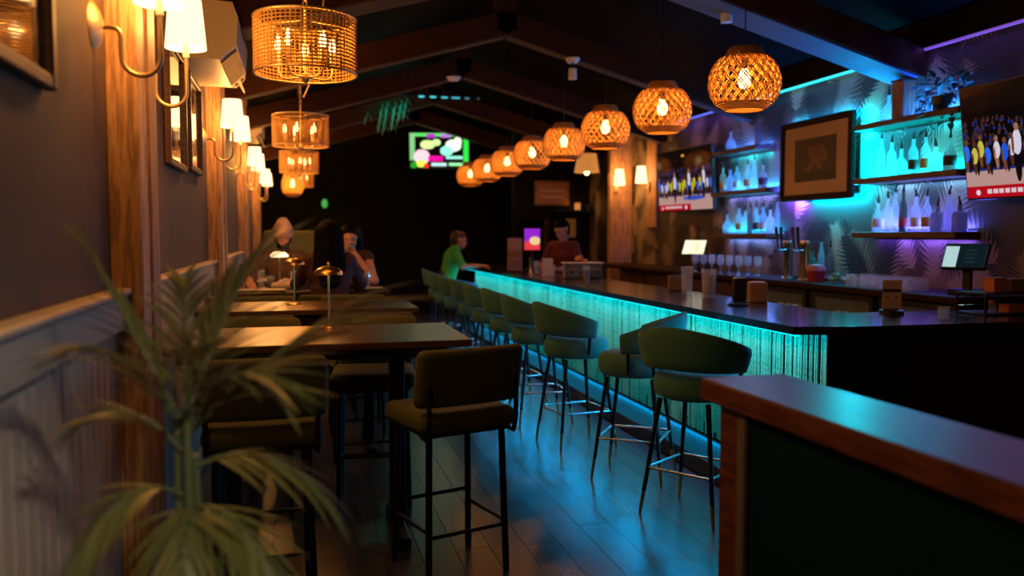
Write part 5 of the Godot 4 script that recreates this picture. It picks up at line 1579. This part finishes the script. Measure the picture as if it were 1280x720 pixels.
func people() -> void:
	# local x is mirrored for those who face the camera (yaw 0): local +z is towards the camera
	person("person in a pale beanie and dark top sitting behind the third table", Vector3(-0.13, 0, -9.22), 0.0, {
		"style": "beanie", "top": mk(Color(0.10, 0.05, 0.03), 0.85), "top_label": "dark brown top", "lean": 0.10, "head_pitch": 0.2,
		"elbow_r": Vector3(-0.33, 1.14, 0.28), "hand_r": Vector3(-0.33, 1.15, 0.58), "fingers_r": Vector3(0.35, -0.45, 0.8), "palm_r": Vector3(0.2, -1, 0.0),
		"elbow_l": Vector3(0.32, 1.12, 0.26), "hand_l": Vector3(0.12, 1.14, 0.42), "sleeve": 0.55})
	person("person with long black hair seen from behind at the third table", Vector3(0.28, 0, -7.60), PI, {
		"style": "long", "top": mk(Color(0.07, 0.018, 0.014), 0.85), "top_label": "dark red top", "lean": 0.06,
		"elbow_r": Vector3(-0.28, 1.155, 0.20), "hand_r": Vector3(-0.15, 1.14, 0.42), "elbow_l": Vector3(0.28, 1.155, 0.20), "hand_l": Vector3(0.14, 1.14, 0.42), "sleeve": 1.0})
	person("bare-armed person with raised clasped hands, elbows on the third table", Vector3(0.56, 0, -9.16), -0.1, {
		"style": "long", "top": mk(Color(0.05, 0.012, 0.01), 0.8), "top_label": "dark red sleeveless top", "lean": 0.14, "head_pitch": 0.25, "head": Vector3(0, -0.02, 0.02),
		"elbow_r": Vector3(-0.26, 1.14, 0.42), "hand_r": Vector3(-0.05, 1.42, 0.36), "fingers_r": Vector3(0.4, 0.9, 0.0), "palm_r": Vector3(1, -0.2, 0.1),
		"elbow_l": Vector3(0.25, 1.13, 0.44), "hand_l": Vector3(0.03, 1.44, 0.37), "fingers_l": Vector3(-0.4, 0.9, 0.0), "palm_l": Vector3(-1, -0.2, 0.1), "sleeve": 0.06, "curl": 0.6})
	person("person in a bright green shirt sitting at the far end of the bar", Vector3(2.14, 0, -12.35), PI / 2 - 0.2, {
		"style": "short", "hair": mk(Color(0.06, 0.012, 0.008), 0.5), "top": mk(Color(0.05, 0.36, 0.05), 0.8), "top_label": "bright green shirt", "lean": 0.14, "head_yaw": 0.2, "head": Vector3(0, -0.08, 0.02),
		"elbow_r": Vector3(-0.27, 1.13, 0.24), "hand_r": Vector3(-0.12, 1.135, 0.50), "elbow_l": Vector3(0.27, 1.13, 0.24), "hand_l": Vector3(0.14, 1.135, 0.50), "sleeve": 0.45})
	person("bartender in a dark red shirt leaning behind the far part of the bar", Vector3(3.62, 0, -11.2), -0.75, {
		"sit": false, "style": "short", "top": mk(Color(0.12, 0.015, 0.012), 0.8), "top_label": "dark red shirt", "lean": 0.10, "head_pitch": 0.35, "head_yaw": -0.4,
		"elbow_r": Vector3(-0.30, 1.17, 0.14), "hand_r": Vector3(-0.16, 1.13, 0.36), "elbow_l": Vector3(0.29, 1.17, 0.14), "hand_l": Vector3(0.12, 1.15, 0.38), "sleeve": 0.45})

# ---------------------------------------------------------------- things on the bar
func bar_items() -> void:
	var y := 1.0905
	var st := thing("menu_stand", "tall narrow three panel menu stand on the far part of the bar", "menu stand", Vector3(2.86, y, -11.1), -0.3)
	obj("base", MB.new().box(Vector3(0, 0.012, 0), Vector3(0.22, 0.024, 0.12), 0.004), M.black, st)
	obj("board", MB.new().box(Vector3(0, 0.24, 0), Vector3(0.20, 0.44, 0.015), 0.003), mk(Color(0.35, 0.17, 0.13), 0.6), st)
	for k in 3:
		obj("printed_panel", MB.new().box(Vector3(0, 0.10 + k * 0.14, 0.009), Vector3(0.18, [0.12, 0.09, 0.13][k], 0.003)), [mk(Color(0.26, 0.12, 0.09), 0.6), mk(Color(0.28, 0.13, 0.03), 0.6), mk(Color(0.45, 0.24, 0.19), 0.6)][k], st)
	var tb := thing("tablet_screen", "purple and red glowing tablet screen on a stand beside the bartender", "screen", Vector3(3.25, y, -11.62), -0.2)
	obj("stand", MB.new().box(Vector3(0, 0.02, -0.05), Vector3(0.18, 0.04, 0.16), 0.004).box(Vector3(0, 0.16, -0.06), Vector3(0.05, 0.28, 0.03), 0.004), M.black, tb)
	obj("casing", MB.new().box(Vector3(0, 0.44, -0.02), Vector3(0.24, 0.32, 0.02), 0.006), M.black, tb)
	var im := Image.create(48, 64, false, Image.FORMAT_RGB8)
	im.fill(Color(0.62, 0.16, 0.85))
	im.fill_rect(Rect2i(0, 38, 48, 26), Color(0.95, 0.25, 0.3))
	for py in 64:
		for px in 48:
			if Vector2((px - 32) / 17.0, (py - 36) / 13.0).length() < 1.0: im.set_pixel(px, py, Color(1.0, 0.85, 0.6))
	var s := MB.new()
	s.flat(Vector3(-0.11, 0.29, -0.0095), Vector3(0.11, 0.29, -0.0095), Vector3(0.11, 0.59, -0.0095), Vector3(-0.11, 0.59, -0.0095), Vector3(0, 0, 1))
	obj("screen", s, screen_mat(ImageTexture.create_from_image(im), 0.9), tb)
	var cd := thing("candlestick", "slender polished brass candle holder near the edge of the bar", "candle holder", Vector3(2.86, y, -10.3))
	obj("body", MB.new().lathe([Vector2(0, 0), Vector2(0.035, 0), Vector2(0.03, 0.01), Vector2(0.014, 0.03), Vector2(0.016, 0.20), Vector2(0.028, 0.215), Vector2(0, 0.22)], 18), M.brass, cd)
	var gl := func(label: String, p: Vector3, h: float, r: float, drink) -> void:
		var t := thing("drinking_glass", label, "glass", p)
		obj("cup", MB.new().lathe([Vector2(0, 0), Vector2(r * 0.85, 0), Vector2(r, h), Vector2(r - 0.003, h), Vector2(r * 0.85 - 0.003, 0.012), Vector2(0, 0.012)], 22), M.tumbler, t)
		if drink: obj("drink", MB.new().lathe([Vector2(0, 0.013), Vector2(r * 0.85 - 0.005, 0.013), Vector2(r * 0.94 - 0.004, h * 0.72), Vector2(0, h * 0.72)], 20), drink, t)
	var beer := backlit(Color(0.45, 0.22, 0.05), 0.3, 0.8)
	gl.call("pale pint glass on the bar right of the brass candle holder", Vector3(2.98, y, -10.45), 0.17, 0.042, backlit(Color(0.3, 0.2, 0.16), 0.3, 0.6))
	gl.call("smaller clear glass on the bar beside the tan card", Vector3(3.12, y, -10.2), 0.13, 0.038, null)
	gl.call("dark tumbler standing in front of the steel garnish caddy", Vector3(3.06, y, -8.75), 0.17, 0.042, mk(Color(0.02, 0.01, 0.012), 0.25))
	gl.call("tall clear pitcher glass at the bar edge, left one of the pair", Vector3(3.22, y, -6.62), 0.235, 0.052, null)
	gl.call("wide glass half filled with amber beer, right one of the pair", Vector3(3.28, y, -6.34), 0.225, 0.062, beer)
	gl.call("small clear tumbler on the near return of the bar", Vector3(3.78, y, -4.30), 0.075, 0.035, null)
	var card := thing("table_card", "tan upright card on the bar between glasses", "card", Vector3(2.98, y, -9.95), -0.35)
	obj("front", MB.new().box(Vector3(0, 0.11, 0.02), Vector3(0.13, 0.22, 0.004), 0.0, Basis(Vector3.RIGHT, -0.18)), M.paper, card)
	obj("back", MB.new().box(Vector3(0, 0.11, -0.02), Vector3(0.13, 0.22, 0.004), 0.0, Basis(Vector3.RIGHT, 0.18)), M.paper, card)
	var pot := thing("garnish_caddy", "wide shiny steel garnish caddy topped with orange slices", "caddy", Vector3(3.22, y, -9.35), -0.2)
	obj("body", MB.new().box(Vector3(0, 0.085, 0), Vector3(0.44, 0.17, 0.22), 0.012), M.steel, pot)
	obj("lid", MB.new().box(Vector3(0, 0.178, 0), Vector3(0.48, 0.016, 0.25), 0.006), M.cream, pot)
	for k in 3:
		obj("inset_cup", MB.new().lathe([Vector2(0.05, 0), Vector2(0.06, 0.05), Vector2(0.0, 0.05)], 16, Vector3(-0.13 + k * 0.13, 0.05, 0.105)), M.steel, pot)
	for k in 7:
		obj("orange_slice", MB.new().ball(Vector3(-0.02 + 0.05 * cos(k * 2.2), 0.205 + 0.02 * (k % 3), 0.04 * sin(k * 2.2)), Vector3(0.035, 0.022, 0.035), 10, 7), mk(Color(0.75, 0.25, 0.02), 0.4), pot)
	var nb := func(label: String, p: Vector3, sz: Vector3, m: Material, dark: bool) -> void:
		var t := thing("bar_caddy", label, "caddy", p, -0.3)
		obj("body", MB.new().box(Vector3(0, sz.y / 2, 0), sz, 0.006), m, t)
		obj("top_slot", MB.new().box(Vector3(0, sz.y + 0.002, 0), Vector3(sz.x * 0.8, 0.006, sz.z * 0.7), 0.002), M.black if dark else M.white, t)
	nb.call("mustard coloured square napkin box on the bar left of the tall pitcher", Vector3(3.38, y, -7.15), Vector3(0.16, 0.13, 0.12), mk(Color(0.22, 0.13, 0.02), 0.6), true)
	nb.call("tan napkin box on the bar right of the beer glass", Vector3(3.36, y, -5.72), Vector3(0.13, 0.15, 0.11), mk(Color(0.34, 0.20, 0.13), 0.6), false)
	nb.call("black upright straw caddy between the beer glass and the tan box", Vector3(3.34, y, -5.95), Vector3(0.10, 0.17, 0.08), M.black, false)
	var cs := thing("bar_coaster", "dark round serving coaster on the bar near the tan napkin box", "coaster", Vector3(3.08, y, -5.5))
	obj("disc", MB.new().lathe([Vector2(0, 0), Vector2(0.07, 0), Vector2(0.075, 0.012), Vector2(0.065, 0.012), Vector2(0.06, 0.006), Vector2(0, 0.006)], 26), M.black, cs)
	var mn := thing("menu_card", "white table card with round emblems in a dark base on the near return", "menu card", Vector3(3.70, y, -4.66), -0.42)
	obj("base", MB.new().lathe([Vector2(0, 0), Vector2(0.075, 0), Vector2(0.075, 0.022), Vector2(0.05, 0.035), Vector2(0, 0.035)], 24), M.black, mn)
	obj("card", MB.new().box(Vector3(0, 0.125, 0), Vector3(0.115, 0.185, 0.006)), mk(Color(0.55, 0.42, 0.36), 0.6), mn)
	obj("upper_band", MB.new().box(Vector3(0, 0.150, 0.004), Vector3(0.115, 0.02, 0.002)), mk(Color(0.05, 0.04, 0.04), 0.6), mn)
	for k in 2:
		var disc := Basis(Vector3.RIGHT, PI / 2)
		obj("emblem_ring", MB.new().lathe([Vector2(0, 0.003), Vector2(0.024, 0.003), Vector2(0.024, 0.0055), Vector2(0, 0.0055)], 22, Vector3(-0.027 + k * 0.054, 0.105, 0), disc), mk(Color(0.62, 0.50, 0.44), 0.6), mn)
		obj("emblem_centre", MB.new().lathe([Vector2(0, 0.005), Vector2(0.010, 0.005), Vector2(0.010, 0.0065), Vector2(0, 0.0065)], 18, Vector3(-0.027 + k * 0.054, 0.105, 0), disc), mk(Color(0.25, 0.12, 0.10), 0.6), mn)
	# riser rack at the right end of the bar return
	var sv := thing("counter_rack", "black riser rack at the wall end of the bar return, right edge", "rack", Vector3(4.48, 1.091, -4.52))
	for q in [0.0, 0.13]:
		obj("shelf_board", MB.new().box(Vector3(0, q + 0.006, 0), Vector3(0.62, 0.012, 0.26), 0.003), M.black, sv)
	for q in [[-1, -1], [1, -1], [1, 1], [-1, 1]]:
		obj("upright", MB.new().box(Vector3(q[0] * 0.30, 0.07, q[1] * 0.12), Vector3(0.015, 0.13, 0.015), 0.002), M.black_metal, sv)
	for q in [["orange carton on the top board of the riser rack", Vector3(4.30, 1.235, -4.46), Vector3(0.09, 0.085, 0.09), Color(0.55, 0.16, 0.04)], ["wide tan carton on the top board of the riser rack", Vector3(4.47, 1.235, -4.46), Vector3(0.19, 0.075, 0.10), Color(0.26, 0.14, 0.07)], ["flat orange carton on the lower board of the riser rack", Vector3(4.42, 1.105, -4.44), Vector3(0.13, 0.045, 0.08), Color(0.6, 0.15, 0.02)]]:
		var t := thing("carton", q[0], "carton", q[1])
		obj("body", MB.new().box(Vector3(0, q[2].y / 2, 0), q[2], 0.003), mk(q[3], 0.6), t)
		obj("lid", MB.new().box(Vector3(0, q[2].y + 0.004, 0), Vector3(q[2].x * 1.03, 0.008, q[2].z * 1.03), 0.002), mk(q[3] * 0.9, 0.6), t)
	var rj := thing("spice_jar", "small red topped jar on the lower board of the riser rack", "jar", Vector3(4.27, 1.105, -4.44))
	obj("jar", MB.new().lathe([Vector2(0, 0), Vector2(0.022, 0), Vector2(0.022, 0.06), Vector2(0, 0.06)], 14), M.tumbler, rj)
	obj("lid", MB.new().lathe([Vector2(0, 0.06), Vector2(0.024, 0.06), Vector2(0.024, 0.08), Vector2(0, 0.08)], 14), mk(Color(0.5, 0.08, 0.06), 0.5), rj)

# ---------------------------------------------------------------- potted palm in the foreground
func palm() -> void:
	var t := thing("potted_palm", "green feathery potted palm in the left foreground", "plant", Vector3(-0.25, 0, -2.02))
	obj("pot", MB.new().lathe([Vector2(0, 0), Vector2(0.15, 0), Vector2(0.19, 0.34), Vector2(0.20, 0.36), Vector2(0.17, 0.36), Vector2(0.165, 0.30), Vector2(0, 0.30)], 26), M.black, t)
	obj("soil", MB.new().lathe([Vector2(0, 0.315), Vector2(0.165, 0.305)], 22), mk(Color(0.03, 0.02, 0.015), 0.9), t)
	var stem := mk(Color(0.10, 0.13, 0.05), 0.5)
	for k in 5:
		var a := k * 1.25
		var b := Vector3(cos(a) * 0.05, 0.30, sin(a) * 0.05)
		obj("stem", MB.new().tube([b, Vector3(cos(a) * 0.03, 0.7, sin(a) * 0.03), Vector3(cos(a) * 0.02, [1.10, 1.20, 1.0, 1.15, 0.95][k], sin(a) * 0.02)], [0.014, 0.012, 0.008], 8), stem, t)
	var lm := []
	for k in 3:
		lm.append(backlit([Color(0.095, 0.115, 0.02), Color(0.07, 0.095, 0.018), Color(0.12, 0.13, 0.03)][k], 0.45, 0.45))
	var lf := leaf_mesh(1.0, 0.095, 0.2)
	var fr := [
		# start y, end (x, y, z) relative to the plant, arch height, leaflet length, pairs
		[1.16, Vector3(-0.20, 1.56, -0.06), 0.00, 0.15, 12],
		[1.14, Vector3(-0.19, 1.37, 0.12), 0.06, 0.15, 12],
		[1.14, Vector3(0.36, 1.43, -0.02), 0.02, 0.26, 13],
		[1.18, Vector3(0.15, 1.54, -0.12), 0.02, 0.22, 12],
		[1.16, Vector3(-0.02, 1.47, -0.20), 0.03, 0.18, 12],
		[1.06, Vector3(0.29, 1.02, 0.06), 0.06, 0.17, 13],
		[0.97, Vector3(0.22, 0.82, 0.20), 0.08, 0.19, 12],
		[1.00, Vector3(-0.20, 0.93, 0.18), 0.08, 0.16, 12],
		[1.10, Vector3(-0.20, 1.20, 0.02), 0.05, 0.14, 11],
		[1.12, Vector3(0.16, 1.30, 0.14), 0.06, 0.20, 12],
		[0.96, Vector3(0.02, 0.84, 0.30), 0.09, 0.18, 12],
		[1.16, Vector3(0.04, 1.36, 0.12), 0.03, 0.17, 12],
	]
	var fi := 0
	for q in fr:
		var a := Vector3(0, q[0], 0)
		var b: Vector3 = q[1]
		var pts := []
		for k in 9:
			var f := k / 8.0
			pts.append(a.lerp(b, f) + Vector3.UP * (q[2] * 4.0 * f * (1.0 - f)))
		var rachis := obj("frond", MB.new().tube(pts, [0.006, 0.0055, 0.005, 0.0045, 0.004, 0.0035, 0.003, 0.0025, 0.002], 6), stem, t)
		var n: int = q[4]
		for k in n:
			var f := 0.22 + 0.78 * float(k) / (n - 1)
			var x := minf(f * 8.0, 7.999)
			var p: Vector3 = pts[int(x)].lerp(pts[int(x) + 1], x - int(x))
			var d: Vector3 = (pts[mini(int(x) + 1, 8)] - pts[int(x)]).normalized()
			var side := d.cross(Vector3.UP).normalized()
			for s in [-1.0, 1.0]:
				var sp := lerpf(0.85, 0.18, f)
				var dir = (d * cos(sp) + side * s * sin(sp) - Vector3.UP * (0.05 + rng.randf() * 0.30)).normalized()
				var l: float = q[3] * (0.65 + 0.5 * sin(PI * (0.15 + 0.7 * f))) * rng.randf_range(0.85, 1.15)
				var zz = dir.cross(Vector3.UP).normalized()
				var o := obj("leaflet", lf, lm[(fi + k) % 3], rachis, p)
				o.basis = Basis(dir * l, zz.cross(dir).normalized() * l, zz * l)
		fi += 1
